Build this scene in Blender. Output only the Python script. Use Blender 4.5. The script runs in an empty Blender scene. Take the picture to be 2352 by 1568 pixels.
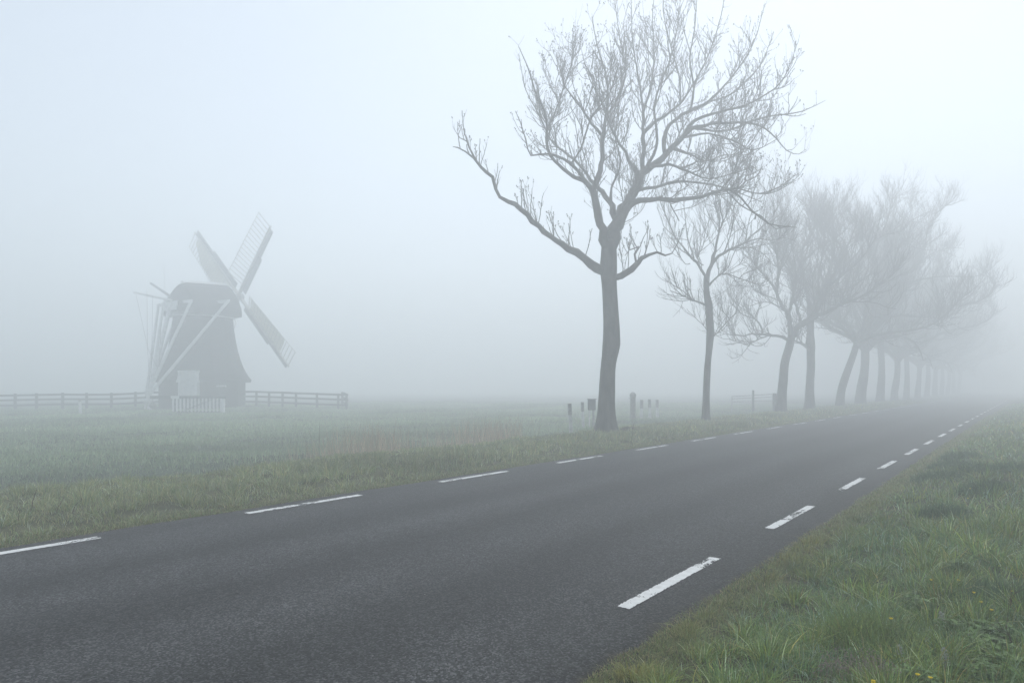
import bpy, math, random
import numpy as np
from mathutils import Vector

R = math.radians
scene = bpy.context.scene
COL = scene.collection

# ------------------------------------------------------------------ camera model
K = 1024.0 / 2352.0          # tracing units -> picture units
F = 683.0
CAM_H = 1.6
HOR = 884.5                  # horizon row in tracing units
TH = math.atan(522.0 / 683.0)
CT, ST = math.cos(TH), math.sin(TH)


def at(dx, dy, Y):
    """a point seen at (dx, dy) and Y metres ahead"""
    return np.array([(dx * K - 512.0) / F * Y, Y, CAM_H + (HOR - dy) * K / F * Y])


def road_xy(p, s):
    return p * CT + s * ST, -p * ST + s * CT


def road_ps(x, y):
    return x * CT - y * ST, x * ST + y * CT


# ------------------------------------------------------------------ noise
def _hash(ix, iy, seed):
    h = (ix * 374761393 + iy * 668265263 + seed * 974634541) & 0xFFFFFFFF
    h = ((h ^ (h >> 13)) * 1274126177) & 0xFFFFFFFF
    return ((h ^ (h >> 16)) & 0xFFFF) / 65535.0


def vnoise(x, y, seed=0):
    x = np.asarray(x, dtype=float); y = np.asarray(y, dtype=float)
    ix = np.floor(x).astype(np.int64); iy = np.floor(y).astype(np.int64)
    fx = x - ix; fy = y - iy
    fx = fx * fx * (3 - 2 * fx); fy = fy * fy * (3 - 2 * fy)
    a = _hash(ix, iy, seed); b = _hash(ix + 1, iy, seed)
    c = _hash(ix, iy + 1, seed); d = _hash(ix + 1, iy + 1, seed)
    return (a * (1 - fx) + b * fx) * (1 - fy) + (c * (1 - fx) + d * fx) * fy


def sstep(a, b, x):
    t = np.clip((x - a) / (b - a), 0, 1)
    return t * t * (3 - 2 * t)


ROAD_L, ROAD_R = -8.16, -1.86
MILL = np.array([-24.87, 55.0])


def height(x, y):
    """ground height"""
    x = np.asarray(x, dtype=float); y = np.asarray(y, dtype=float)
    p, s = road_ps(x, y)
    n1 = vnoise(x * 0.9, y * 0.9, 3) - 0.5
    n2 = vnoise(x * 0.28, y * 0.28, 7) - 0.5
    n3 = vnoise(x * 2.6, y * 2.6, 9) - 0.5
    right = 0.0 + 0.13 * sstep(ROAD_R, ROAD_R + 1.6, p) + (0.10 * n1 + 0.10 * n2 + 0.03 * n3) * sstep(ROAD_R, ROAD_R + 0.8, p)
    lv = 0.0 + 0.06 * sstep(ROAD_L, ROAD_L - 1.3, p) + (0.09 * n1 + 0.03 * n3) * sstep(ROAD_L, ROAD_L - 0.7, p)
    ent = sstep(18.5, 21.5, s)                     # the field entrance: the ditch is filled there
    ditch = -0.62 * (1 - ent) + -0.22 * ent
    field = -0.30 + 0.10 * n1 + 0.16 * n2
    k1 = sstep(-11.7, -13.7, p)
    k2 = sstep(-14.3, -16.0, p)
    left = lv * (1 - k1) + ditch * k1
    left = left * (1 - k2) + field * k2
    mid = -0.07
    z = np.where(p > ROAD_R, right, np.where(p < ROAD_L, left, mid))
    d = np.hypot(x - MILL[0], y - MILL[1])
    z = z + 0.12 * (1 - sstep(5.0, 12.0, d))
    return z


def gz(x, y):
    return float(height(np.array([x]), np.array([y]))[0])


# ------------------------------------------------------------------ objects
def tag(o, label=None, cat=None, group=None, kind=None):
    if label: o['label'] = label
    if cat: o['category'] = cat
    if group: o['group'] = group
    if kind: o['kind'] = kind
    return o


def empty(name, loc, label=None, cat=None, group=None):
    o = bpy.data.objects.new(name, None)
    o.empty_display_size = 0.2
    COL.objects.link(o)
    o.location = [float(v) for v in loc]
    return tag(o, label, cat, group)


def wloc(o):
    v = np.zeros(3)
    while o is not None:
        v = v + np.array(o.location)
        o = o.parent
    return v


def copy_tree(o, parent=None):
    c = o.copy()
    COL.objects.link(c)
    if parent is not None:
        c.parent = parent
    for ch in [x for x in bpy.data.objects if x.parent == o]:
        copy_tree(ch, c)
    return c


class MB:
    def __init__(self):
        self.v = []; self.f = []; self.n = 0

    def add(self, verts, faces):
        verts = np.asarray(verts, dtype=float)
        self.v.append(verts)
        self.f.extend([tuple(i + self.n for i in fc) for fc in faces])
        self.n += len(verts)
        return self

    def box(self, c, size, ax=None, bev=0.0):
        """box, optionally along axes (3 unit vectors), with chamfered edges"""
        c = np.asarray(c, float); h = np.asarray(size, float) / 2
        ax = np.eye(3) if ax is None else np.asarray(ax, float)
        if bev <= 0:
            vs = [c + sx * h[0] * ax[0] + sy * h[1] * ax[1] + sz * h[2] * ax[2]
                  for sx in (-1, 1) for sy in (-1, 1) for sz in (-1, 1)]
            return self.add(vs, [(0, 1, 3, 2), (4, 6, 7, 5), (0, 4, 5, 1), (2, 3, 7, 6), (0, 2, 6, 4), (1, 5, 7, 3)])
        import bmesh
        bm = bmesh.new()
        bmesh.ops.create_cube(bm, size=1.0)
        for v in bm.verts:
            v.co = Vector((v.co.x * size[0], v.co.y * size[1], v.co.z * size[2]))
        bmesh.ops.bevel(bm, geom=list(bm.edges), offset=bev, segments=2, affect='EDGES', profile=0.5)
        bm.verts.index_update()
        vs = [c + v.co.x * ax[0] + v.co.y * ax[1] + v.co.z * ax[2] for v in bm.verts]
        fs = [tuple(v.index for v in f.verts) for f in bm.faces]
        bm.free()
        return self.add(vs, fs)

    def bar(self, a, b, w, t, up=(0, 0, 1)):
        """squared timber from a to b"""
        a = np.asarray(a, float); b = np.asarray(b, float)
        d = b - a; L = np.linalg.norm(d); d = d / L
        up = np.asarray(up, float)
        u = np.cross(d, up)
        if np.linalg.norm(u) < 1e-4:
            u = np.cross(d, [1, 0, 0])
        u /= np.linalg.norm(u)
        v = np.cross(u, d)
        return self.box((a + b) / 2, (L, w, t), (d, u, v))

    def tube(self, pts, rad, sides=6, cap=True):
        pts = np.asarray(pts, float); rad = np.asarray(rad, float)
        n = len(pts)
        t = np.gradient(pts, axis=0)
        t /= np.linalg.norm(t, axis=1)[:, None] + 1e-9
        mt = np.abs(t).mean(0)
        ref = np.zeros(3); ref[int(np.argmin(mt))] = 1.0
        u = np.cross(t, ref); u /= np.linalg.norm(u, axis=1)[:, None] + 1e-9
        w = np.cross(t, u)
        a = np.arange(sides) * 2 * math.pi / sides
        ring = pts[:, None, :] + rad[:, None, None] * (np.cos(a)[None, :, None] * u[:, None, :] + np.sin(a)[None, :, None] * w[:, None, :])
        base = self.n
        self.v.append(ring.reshape(-1, 3)); self.n += n * sides
        fs = self.f
        for i in range(n - 1):
            o = base + i * sides
            for k in range(sides):
                k2 = (k + 1) % sides
                fs.append((o + k, o + k2, o + sides + k2, o + sides + k))
        if cap and sides > 2:
            fs.append(tuple(base + k for k in range(sides))[::-1])
            fs.append(tuple(base + (n - 1) * sides + k for k in range(sides)))
        return self

    def rings(self, rings, close=True):
        """loft of equal-length rings"""
        n = len(rings[0]); base = self.n
        for r in rings:
            self.v.append(np.asarray(r, float)); self.n += n
        for i in range(len(rings) - 1):
            o = base + i * n
            for k in range(n):
                k2 = (k + 1) % n
                self.f.append((o + k, o + k2, o + n + k2, o + n + k))
        if close:
            self.f.append(tuple(base + k for k in range(n))[::-1])
            self.f.append(tuple(base + (len(rings) - 1) * n + k for k in range(n)))
        return self

    def build(self, name, mat, parent=None, smooth=False):
        v = np.concatenate(self.v) if self.v else np.zeros((0, 3))
        if parent is not None:
            v = v - wloc(parent)
        me = bpy.data.meshes.new(name)
        me.from_pydata(v.tolist(), [], self.f)
        me.materials.append(mat)
        if smooth:
            me.polygons.foreach_set('use_smooth', [True] * len(me.polygons))
        me.update()
        o = bpy.data.objects.new(name, me)
        COL.objects.link(o)
        if parent is not None:
            o.parent = parent
        return o


# ------------------------------------------------------------------ materials
def mat(name, col, rough=0.7, spec=0.3, var=0.25, scale=6.0, bump=0.0, bscale=30.0, stretch=None, col2=None):
    m = bpy.data.materials.new(name); m.use_nodes = True
    nt = m.node_tree; b = nt.nodes['Principled BSDF']
    b.inputs['Roughness'].default_value = rough
    b.inputs['Specular IOR Level'].default_value = spec
    tc = nt.nodes.new('ShaderNodeTexCoord')
    mp = nt.nodes.new('ShaderNodeMapping')
    nt.links.new(tc.outputs['Object'], mp.inputs['Vector'])
    if stretch: mp.inputs['Scale'].default_value = stretch
    nz = nt.nodes.new('ShaderNodeTexNoise'); nz.inputs['Scale'].default_value = scale
    nz.inputs['Detail'].default_value = 6
    nt.links.new(mp.outputs['Vector'], nz.inputs['Vector'])
    cr = nt.nodes.new('ShaderNodeValToRGB')
    c2 = col2 or [min(1, c * (1 + var)) for c in col]
    c1 = [c * (1 - var) for c in col]
    cr.color_ramp.elements[0].position = 0.3; cr.color_ramp.elements[1].position = 0.7
    cr.color_ramp.elements[0].color = (*c1, 1); cr.color_ramp.elements[1].color = (*c2, 1)
    nt.links.new(nz.outputs['Fac'], cr.inputs['Fac'])
    nt.links.new(cr.outputs['Color'], b.inputs['Base Color'])
    if bump:
        n2 = nt.nodes.new('ShaderNodeTexNoise'); n2.inputs['Scale'].default_value = bscale
        n2.inputs['Detail'].default_value = 4
        nt.links.new(mp.outputs['Vector'], n2.inputs['Vector'])
        bp = nt.nodes.new('ShaderNodeBump'); bp.inputs['Strength'].default_value = bump
        bp.inputs['Distance'].default_value = 0.03
        nt.links.new(n2.outputs['Fac'], bp.inputs['Height'])
        nt.links.new(bp.outputs['Normal'], b.inputs['Normal'])
    return m


M_BARK = mat('bark', (0.080, 0.078, 0.068), 0.9, 0.15, 0.55, 5.0, 1.0, 26.0, (1, 1, 0.35))
M_TWIG = mat('twig_bark', (0.07, 0.066, 0.06), 0.85, 0.2, 0.25, 3.0)
M_THATCH = mat('thatch', (0.036, 0.035, 0.034), 0.95, 0.1, 0.35, 3.0, 0.5, 40.0, (1, 1, 0.3))
M_BRICK = mat('tarred_base', (0.052, 0.050, 0.048), 0.9, 0.2, 0.3, 9.0, 0.3, 40.0)
M_WHITE = mat('white_paint', (0.78, 0.79, 0.78), 0.6, 0.3, 0.12, 5.0)
M_PALE = mat('pale_wood_paint', (0.70, 0.71, 0.70), 0.7, 0.3, 0.2, 5.0)
M_SAILW = mat('sail_lattice_wood', (0.56, 0.56, 0.52), 0.7, 0.2, 0.15, 4.0)
M_SAILB = mat('wind_board_wood', (0.33, 0.34, 0.34), 0.75, 0.2, 0.2, 4.0)
M_CLOTH = mat('sail_cloth', (0.68, 0.68, 0.61), 0.9, 0.1, 0.12, 2.0)
_nt = M_CLOTH.node_tree
_tr = _nt.nodes.new('ShaderNodeBsdfTranslucent'); _tr.inputs['Color'].default_value = (0.68, 0.68, 0.61, 1)
_mx = _nt.nodes.new('ShaderNodeMixShader'); _mx.inputs[0].default_value = 0.6
_nt.links.new(_nt.nodes['Principled BSDF'].outputs[0], _mx.inputs[1]); _nt.links.new(_tr.outputs[0], _mx.inputs[2])
_nt.links.new(_mx.outputs[0], _nt.nodes['Material Output'].inputs['Surface'])
M_RAIL = mat('weathered_timber', (0.085, 0.088, 0.09), 0.85, 0.2, 0.3, 6.0, 0.3, 30.0)
M_BEAM = mat('dark_painted_beam', (0.05, 0.058, 0.06), 0.6, 0.3, 0.2, 5.0)
M_ROPE = mat('rope', (0.30, 0.29, 0.27), 0.9, 0.1, 0.2, 20.0)
M_CONC = mat('old_concrete', (0.30, 0.30, 0.28), 0.9, 0.2, 0.35, 8.0, 0.4, 30.0)
M_GREYWOOD = mat('grey_wood', (0.38, 0.38, 0.37), 0.9, 0.2, 0.35, 8.0, 0.4, 30.0)
M_METAL = mat('galvanised_steel', (0.40, 0.41, 0.42), 0.5, 0.5, 0.2, 12.0)
M_BOX = mat('dark_box_paint', (0.10, 0.108, 0.11), 0.5, 0.4, 0.25, 8.0)
M_SOIL = mat('dark_soil', (0.045, 0.038, 0.030), 0.95, 0.1, 0.4, 12.0, 0.8, 30.0)
M_STALK = mat('dry_stalk', (0.11, 0.09, 0.065), 0.9, 0.1, 0.3, 12.0)
M_PALESTALK = mat('pale_woolly_plant', (0.34, 0.36, 0.31), 0.9, 0.1, 0.2, 40.0)
M_SEED = mat('dry_seedheads', (0.30, 0.25, 0.22), 0.9, 0.1, 0.3, 60.0)
M_PETAL = mat('yellow_petals', (0.72, 0.58, 0.05), 0.5, 0.2, 0.12, 60.0)
M_STEM = mat('green_stem', (0.07, 0.12, 0.04), 0.7, 0.2, 0.2, 30.0)
M_LEAF = mat('bright_leaf', (0.070, 0.135, 0.026), 0.6, 0.3, 0.35, 30.0)


def grass_mat(name):
    m = bpy.data.materials.new(name); m.use_nodes = True
    nt = m.node_tree
    for n in list(nt.nodes): nt.nodes.remove(n)
    out = nt.nodes.new('ShaderNodeOutputMaterial')
    at_ = nt.nodes.new('ShaderNodeAttribute'); at_.attribute_name = 'tint'
    b = nt.nodes.new('ShaderNodeBsdfPrincipled')
    b.inputs['Roughness'].default_value = 0.5; b.inputs['Specular IOR Level'].default_value = 0.25
    tr = nt.nodes.new('ShaderNodeBsdfTranslucent')
    mx = nt.nodes.new('ShaderNodeMixShader'); mx.inputs[0].default_value = 0.4
    nt.links.new(at_.outputs['Color'], b.inputs['Base Color'])
    nt.links.new(at_.outputs['Color'], tr.inputs['Color'])
    nt.links.new(b.outputs[0], mx.inputs[1]); nt.links.new(tr.outputs[0], mx.inputs[2])
    nt.links.new(mx.outputs[0], out.inputs['Surface'])
    return m


M_GRASS = grass_mat('grass_blades')


def ground_mat():
    m = bpy.data.materials.new('turf_soil'); m.use_nodes = True
    nt = m.node_tree; b = nt.nodes['Principled BSDF']
    b.inputs['Roughness'].default_value = 0.95; b.inputs['Specular IOR Level'].default_value = 0.1
    tc = nt.nodes.new('ShaderNodeTexCoord')
    at_ = nt.nodes.new('ShaderNodeAttribute'); at_.attribute_name = 'tint'
    n1 = nt.nodes.new('ShaderNodeTexNoise'); n1.inputs['Scale'].default_value = 3.0; n1.inputs['Detail'].default_value = 8
    nt.links.new(tc.outputs['Object'], n1.inputs['Vector'])
    mr = nt.nodes.new('ShaderNodeMapRange'); mr.inputs['From Min'].default_value = 0.3; mr.inputs['From Max'].default_value = 0.7
    mr.inputs['To Min'].default_value = 0.65; mr.inputs['To Max'].default_value = 1.25
    nt.links.new(n1.outputs['Fac'], mr.inputs['Value'])
    mx = nt.nodes.new('ShaderNodeMix'); mx.data_type = 'RGBA'; mx.blend_type = 'MULTIPLY'; mx.inputs['Factor'].default_value = 1
    nt.links.new(at_.outputs['Color'], mx.inputs['A']); nt.links.new(mr.outputs['Result'], mx.inputs['B'])
    nt.links.new(mx.outputs['Result'], b.inputs['Base Color'])
    bp = nt.nodes.new('ShaderNodeBump'); bp.inputs['Strength'].default_value = 0.6; bp.inputs['Distance'].default_value = 0.05
    n2 = nt.nodes.new('ShaderNodeTexNoise'); n2.inputs['Scale'].default_value = 9.0; n2.inputs['Detail'].default_value = 6
    nt.links.new(tc.outputs['Object'], n2.inputs['Vector'])
    nt.links.new(n2.outputs['Fac'], bp.inputs['Height']); nt.links.new(bp.outputs['Normal'], b.inputs['Normal'])
    return m


def asphalt_mat():
    m = bpy.data.materials.new('asphalt'); m.use_nodes = True
    nt = m.node_tree; b = nt.nodes['Principled BSDF']
    L = nt.links.new
    b.inputs['Specular IOR Level'].default_value = 0.12
    tc = nt.nodes.new('ShaderNodeTexCoord')
    # aggregate
    vo = nt.nodes.new('ShaderNodeTexVoronoi'); vo.inputs['Scale'].default_value = 90
    L(tc.outputs['Object'], vo.inputs['Vector'])
    rp = nt.nodes.new('ShaderNodeValToRGB')
    e = rp.color_ramp.elements
    e[0].position = 0.05; e[0].color = (0.010, 0.0107, 0.0112, 1)
    e[1].position = 0.95; e[1].color = (0.085, 0.087, 0.088, 1)
    e2 = rp.color_ramp.elements.new(0.6); e2.color = (0.028, 0.0295, 0.0305, 1)
    sep = nt.nodes.new('ShaderNodeSeparateColor'); L(vo.outputs['Color'], sep.inputs[0])
    L(sep.outputs[0], rp.inputs['Fac'])
    # broad wear, stretched along the road
    mp = nt.nodes.new('ShaderNodeMapping'); mp.inputs['Scale'].default_value = (1.1, 0.10, 1)
    L(tc.outputs['Object'], mp.inputs['Vector'])
    n1 = nt.nodes.new('ShaderNodeTexNoise'); n1.inputs['Scale'].default_value = 1.0; n1.inputs['Detail'].default_value = 5
    L(mp.outputs['Vector'], n1.inputs['Vector'])
    n3 = nt.nodes.new('ShaderNodeTexNoise'); n3.inputs['Scale'].default_value = 2.2; n3.inputs['Detail'].default_value = 7
    L(tc.outputs['Object'], n3.inputs['Vector'])
    ad = nt.nodes.new('ShaderNodeMath'); ad.operation = 'ADD'
    L(n1.outputs['Fac'], ad.inputs[0]); L(n3.outputs['Fac'], ad.inputs[1])
    mr = nt.nodes.new('ShaderNodeMapRange'); mr.inputs['From Min'].default_value = 0.7; mr.inputs['From Max'].default_value = 1.3
    mr.inputs['To Min'].default_value = 0.66; mr.inputs['To Max'].default_value = 1.34
    L(ad.outputs[0], mr.inputs['Value'])
    mx = nt.nodes.new('ShaderNodeMix'); mx.data_type = 'RGBA'; mx.blend_type = 'MULTIPLY'; mx.inputs['Factor'].default_value = 1
    L(rp.outputs['Color'], mx.inputs['A']); L(mr.outputs['Result'], mx.inputs['B'])
    # older strip beside each edge line, and a dark seam along the middle
    sx = nt.nodes.new('ShaderNodeSeparateXYZ'); L(tc.outputs['Object'], sx.inputs[0])
    wob = nt.nodes.new('ShaderNodeTexNoise'); wob.inputs['Scale'].default_value = 0.35
    L(tc.outputs['Object'], wob.inputs['Vector'])
    w2 = nt.nodes.new('ShaderNodeMath'); w2.operation = 'MULTIPLY_ADD'; w2.inputs[1].default_value = 0.25
    L(wob.outputs['Fac'], w2.inputs[0]); L(sx.outputs['X'], w2.inputs[2])
    strip = nt.nodes.new('ShaderNodeMapRange'); strip.inputs['From Min'].default_value = -7.30; strip.inputs['From Max'].default_value = -7.20
    strip.inputs['To Min'].default_value = 1.13; strip.inputs['To Max'].default_value = 1.0
    L(w2.outputs[0], strip.inputs['Value'])
    m2 = nt.nodes.new('ShaderNodeMix'); m2.data_type = 'RGBA'; m2.blend_type = 'MULTIPLY'; m2.inputs['Factor'].default_value = 1
    L(mx.outputs['Result'], m2.inputs['A']); L(strip.outputs['Result'], m2.inputs['B'])
    sm = nt.nodes.new('ShaderNodeMath'); sm.operation = 'COMPARE'; sm.inputs[1].default_value = -4.85; sm.inputs[2].default_value = 0.012
    L(w2.outputs[0], sm.inputs[0])
    seam = nt.nodes.new('ShaderNodeMapRange'); seam.inputs['To Min'].default_value = 1.0; seam.inputs['To Max'].default_value = 0.62
    L(sm.outputs[0], seam.inputs['Value'])
    m3 = nt.nodes.new('ShaderNodeMix'); m3.data_type = 'RGBA'; m3.blend_type = 'MULTIPLY'; m3.inputs['Factor'].default_value = 1
    L(m2.outputs['Result'], m3.inputs['A']); L(seam.outputs['Result'], m3.inputs['B'])
    wv = nt.nodes.new('ShaderNodeMath'); wv.operation = 'MULTIPLY'; wv.inputs[1].default_value = 4.3
    L(w2.outputs[0], wv.inputs[0])
    sn = nt.nodes.new('ShaderNodeMath'); sn.operation = 'SINE'; L(wv.outputs[0], sn.inputs[0])
    tr_ = nt.nodes.new('ShaderNodeMapRange'); tr_.inputs['From Min'].default_value = -1.0; tr_.inputs['To Min'].default_value = 0.86; tr_.inputs['To Max'].default_value = 1.24
    L(sn.outputs[0], tr_.inputs['Value'])
    m4 = nt.nodes.new('ShaderNodeMix'); m4.data_type = 'RGBA'; m4.blend_type = 'MULTIPLY'; m4.inputs['Factor'].default_value = 1
    L(m3.outputs['Result'], m4.inputs['A']); L(tr_.outputs['Result'], m4.inputs['B'])
    # stray pale chips of stone
    vc = nt.nodes.new('ShaderNodeTexVoronoi'); vc.inputs['Scale'].default_value = 9; L(tc.outputs['Object'], vc.inputs['Vector'])
    ch = nt.nodes.new('ShaderNodeMath'); ch.operation = 'LESS_THAN'; ch.inputs[1].default_value = 0.055
    L(vc.outputs['Distance'], ch.inputs[0])
    sc_ = nt.nodes.new('ShaderNodeSeparateColor'); L(vc.outputs['Color'], sc_.inputs[0])
    pk = nt.nodes.new('ShaderNodeMath'); pk.operation = 'GREATER_THAN'; pk.inputs[1].default_value = 0.93; L(sc_.outputs[1], pk.inputs[0])
    ck = nt.nodes.new('ShaderNodeMath'); ck.operation = 'MULTIPLY'; L(ch.outputs[0], ck.inputs[0]); L(pk.outputs[0], ck.inputs[1])
    m5 = nt.nodes.new('ShaderNodeMix'); m5.data_type = 'RGBA'; m5.inputs['B'].default_value = (0.22, 0.22, 0.21, 1)
    L(ck.outputs[0], m5.inputs['Factor']); L(m4.outputs['Result'], m5.inputs['A'])
    # soil washed over both edges
    ab = nt.nodes.new('ShaderNodeMath'); ab.operation = 'ADD'; ab.inputs[1].default_value = 5.01; L(sx.outputs['X'], ab.inputs[0])
    aa = nt.nodes.new('ShaderNodeMath'); aa.operation = 'ABSOLUTE'; L(ab.outputs[0], aa.inputs[0])
    dn = nt.nodes.new('ShaderNodeTexNoise'); dn.inputs['Scale'].default_value = 3.5; dn.inputs['Detail'].default_value = 8; L(tc.outputs['Object'], dn.inputs['Vector'])
    ds = nt.nodes.new('ShaderNodeMath'); ds.operation = 'MULTIPLY_ADD'; ds.inputs[1].default_value = 0.55; L(dn.outputs['Fac'], ds.inputs[0]); L(aa.outputs[0], ds.inputs[2])
    df_ = nt.nodes.new('ShaderNodeMapRange'); df_.inputs['From Min'].default_value = 3.28; df_.inputs['From Max'].default_value = 3.46; df_.inputs['To Max'].default_value = 0.75
    L(ds.outputs[0], df_.inputs['Value'])
    m6 = nt.nodes.new('ShaderNodeMix'); m6.data_type = 'RGBA'; m6.inputs['B'].default_value = (0.060, 0.052, 0.038, 1)
    L(df_.outputs['Result'], m6.inputs['Factor']); L(m5.outputs['Result'], m6.inputs['A'])
    L(m6.outputs['Result'], b.inputs['Base Color'])
    rr = nt.nodes.new('ShaderNodeMapRange'); rr.inputs['To Min'].default_value = 0.55; rr.inputs['To Max'].default_value = 0.8
    L(n3.outputs['Fac'], rr.inputs['Value']); L(rr.outputs['Result'], b.inputs['Roughness'])
    bp = nt.nodes.new('ShaderNodeBump'); bp.inputs['Strength'].default_value = 0.9; bp.inputs['Distance'].default_value = 0.006
    L(vo.outputs['Distance'], bp.inputs['Height']); bp.invert = True
    L(bp.outputs['Normal'], b.inputs['Normal'])
    return m


M_ASPHALT = asphalt_mat()
M_LINE = mat('road_paint', (0.60, 0.61, 0.60), 0.7, 0.3, 0.12, 14.0, 0.3, 120.0)


# ------------------------------------------------------------------ ground and road
def set_tint(me, cols):
    a = me.color_attributes.new('tint', 'FLOAT_COLOR', 'POINT')
    c = np.ones((len(cols), 4)); c[:, :3] = cols
    a.data.foreach_set('color', c.ravel())


def grid_object(name, px, sx_, zfun, m):
    P_, S_ = np.meshgrid(px, sx_, indexing='ij')
    X, Y = road_xy(P_, S_)
    Z = zfun(X, Y)
    v = np.stack([X, Y, Z], -1).reshape(-1, 3)
    n, k = len(px), len(sx_)
    i = np.arange(n - 1)[:, None] * k + np.arange(k - 1)[None, :]
    f = np.stack([i, i + k, i + k + 1, i + 1], -1).reshape(-1, 4)
    me = bpy.data.meshes.new(name)
    me.from_pydata(v.tolist(), [], f.tolist())
    me.materials.append(m)
    me.polygons.foreach_set('use_smooth', [True] * len(me.polygons))
    o = bpy.data.objects.new(name, me); COL.objects.link(o)
    return o, v


px = np.concatenate([np.arange(-420, -70, 10), np.arange(-70, -30, 1.0), np.arange(-30, -16, 0.5), np.arange(-16, ROAD_L - 0.01, 0.2),
                     [ROAD_L, ROAD_L + 0.02, ROAD_R - 0.02, ROAD_R], np.arange(ROAD_R + 0.2, 10, 0.2), np.arange(10, 40, 1.0), np.arange(40, 320, 10)])
sv = np.concatenate([np.arange(-260, -20, 10), np.arange(-20, 50, 0.3), np.arange(50, 100, 1.0), np.arange(100, 420, 10)])
ground, gv = grid_object('ground', px, sv, height, ground_mat())
tag(ground, kind='structure')
gp, gs = road_ps(gv[:, 0], gv[:, 1])
t = sstep(-12.0, -15.0, gp)[:, None]
t_r = sstep(ROAD_R - 1, ROAD_R, gp)[:, None]
cg = (np.array([0.078, 0.084, 0.046])[None] * (1 - t_r) + np.array([0.052, 0.056, 0.030])[None] * t_r) * (1 - t) + np.array([0.062, 0.082, 0.056])[None] * t
nn = vnoise(gv[:, 0] * 0.5, gv[:, 1] * 0.5, 21)[:, None]
set_tint(ground.data, cg * (0.8 + 0.4 * nn))

# road: local axes are (across, along)
road_px = np.concatenate([[ROAD_L, ROAD_L + 0.05], np.linspace(ROAD_L + 0.3, ROAD_R - 0.3, 14), [ROAD_R - 0.05, ROAD_R]])
road_sv = np.concatenate([np.arange(-260, -10, 10), np.arange(-10, 60, 0.5), np.arange(60, 420, 10)])
rng = np.random.default_rng(5)
PP, SS = np.meshgrid(road_px, road_sv, indexing='ij')
edge = np.zeros_like(PP)
edge[0] = (vnoise(road_sv * 1.3, road_sv * 0, 1) - 0.5) * 0.14; edge[1] = edge[0]
edge[-1] = (vnoise(road_sv * 1.3, road_sv * 0, 2) - 0.5) * 0.12; edge[-2] = edge[-1]


def road_z(p):
    return 0.0 + 0.05 * (1 - ((p + 5.0) / 3.2) ** 2)


ZZ = road_z(PP)
ZZ[0] -= 0.06; ZZ[-1] -= 0.06
v = np.stack([PP + edge, SS, ZZ], -1).reshape(-1, 3)
n, k = PP.shape
i = np.arange(n - 1)[:, None] * k + np.arange(k - 1)[None, :]
f = np.stack([i, i + k, i + k + 1, i + 1], -1).reshape(-1, 4)
me = bpy.data.meshes.new('road'); me.from_pydata(v.tolist(), [], f.tolist()); me.materials.append(M_ASPHALT)
me.polygons.foreach_set('use_smooth', [True] * len(me.polygons))
road = bpy.data.objects.new('road', me); COL.objects.link(road)
road.rotation_euler = (0, 0, -TH)
tag(road, kind='structure')


def dash_mesh(L, W, seed, wear, cell):
    """painted dash as a thin sheet of cells, with the worn ones missing"""
    nx, ny = max(2, int(W / cell)), max(4, int(L / cell))
    xs = np.linspace(-W / 2, W / 2, nx + 1); ys = np.linspace(0, L, ny + 1)
    X, Y = np.meshgrid(xs, ys, indexing='ij')
    v = np.stack([X, Y, np.zeros_like(X)], -1).reshape(-1, 3)
    i = np.arange(nx)[:, None] * (ny + 1) + np.arange(ny)[None, :]
    f = np.stack([i, i + ny + 1, i + ny + 2, i + 1], -1).reshape(-1, 4)
    cx = (X[:-1, :-1] + cell / 2).ravel(); cy = (Y[:-1, :-1] + cell / 2).ravel()
    big = vnoise(cx * 9 + seed * 7, cy * 2.6, seed) * 0.65 + vnoise(cx * 30, cy * 16, seed + 1) * 0.35
    fine = vnoise(cx * 95, cy * 95, seed + 2)
    edge_ = np.minimum(W / 2 - np.abs(cx), np.minimum(cy, L - cy))
    rag = vnoise(cx * 60, cy * 45, seed + 3) * 0.010
    worn = sstep(0.52 - wear, 0.86 - wear, big)
    keep = (fine > worn * 0.92) & (edge_ > rag - 0.003)
    f = f[keep]
    me = bpy.data.meshes.new('edge_line_dash'); me.from_pydata(v.tolist(), [], f.tolist()); me.materials.append(M_LINE)
    return me


def place_dashes(p, W, s0, period, L, k0, k1, seed, wear):
    far = [dash_mesh(L, W, seed + 50 + q, 0.0 + 0.02 * q, 0.012) for q in range(3)]
    for k in range(k0, k1):
        s = s0 + period * k
        if k <= 3:
            me = dash_mesh(L, W, seed + k * 3 + 4, wear.get(k, 0.0), 0.006)
        else:
            me = far[k % 3]
        o = bpy.data.objects.new('edge_line_dash', me); COL.objects.link(o)
        o.parent = road
        o.location = (p, s, road_z(p) + 0.004)


place_dashes(-2.33, 0.105, 4.35, 3.40, 1.78, -2, 26, 10, {0: 0.07, 1: 0.14, 2: 0.10, 3: 0.03, -1: 0.05})
place_dashes(-7.77, 0.125, 4.74, 3.48, 1.80, -3, 26, 90, {0: 0.12, 1: 0.0, -1: 0.02})


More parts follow.
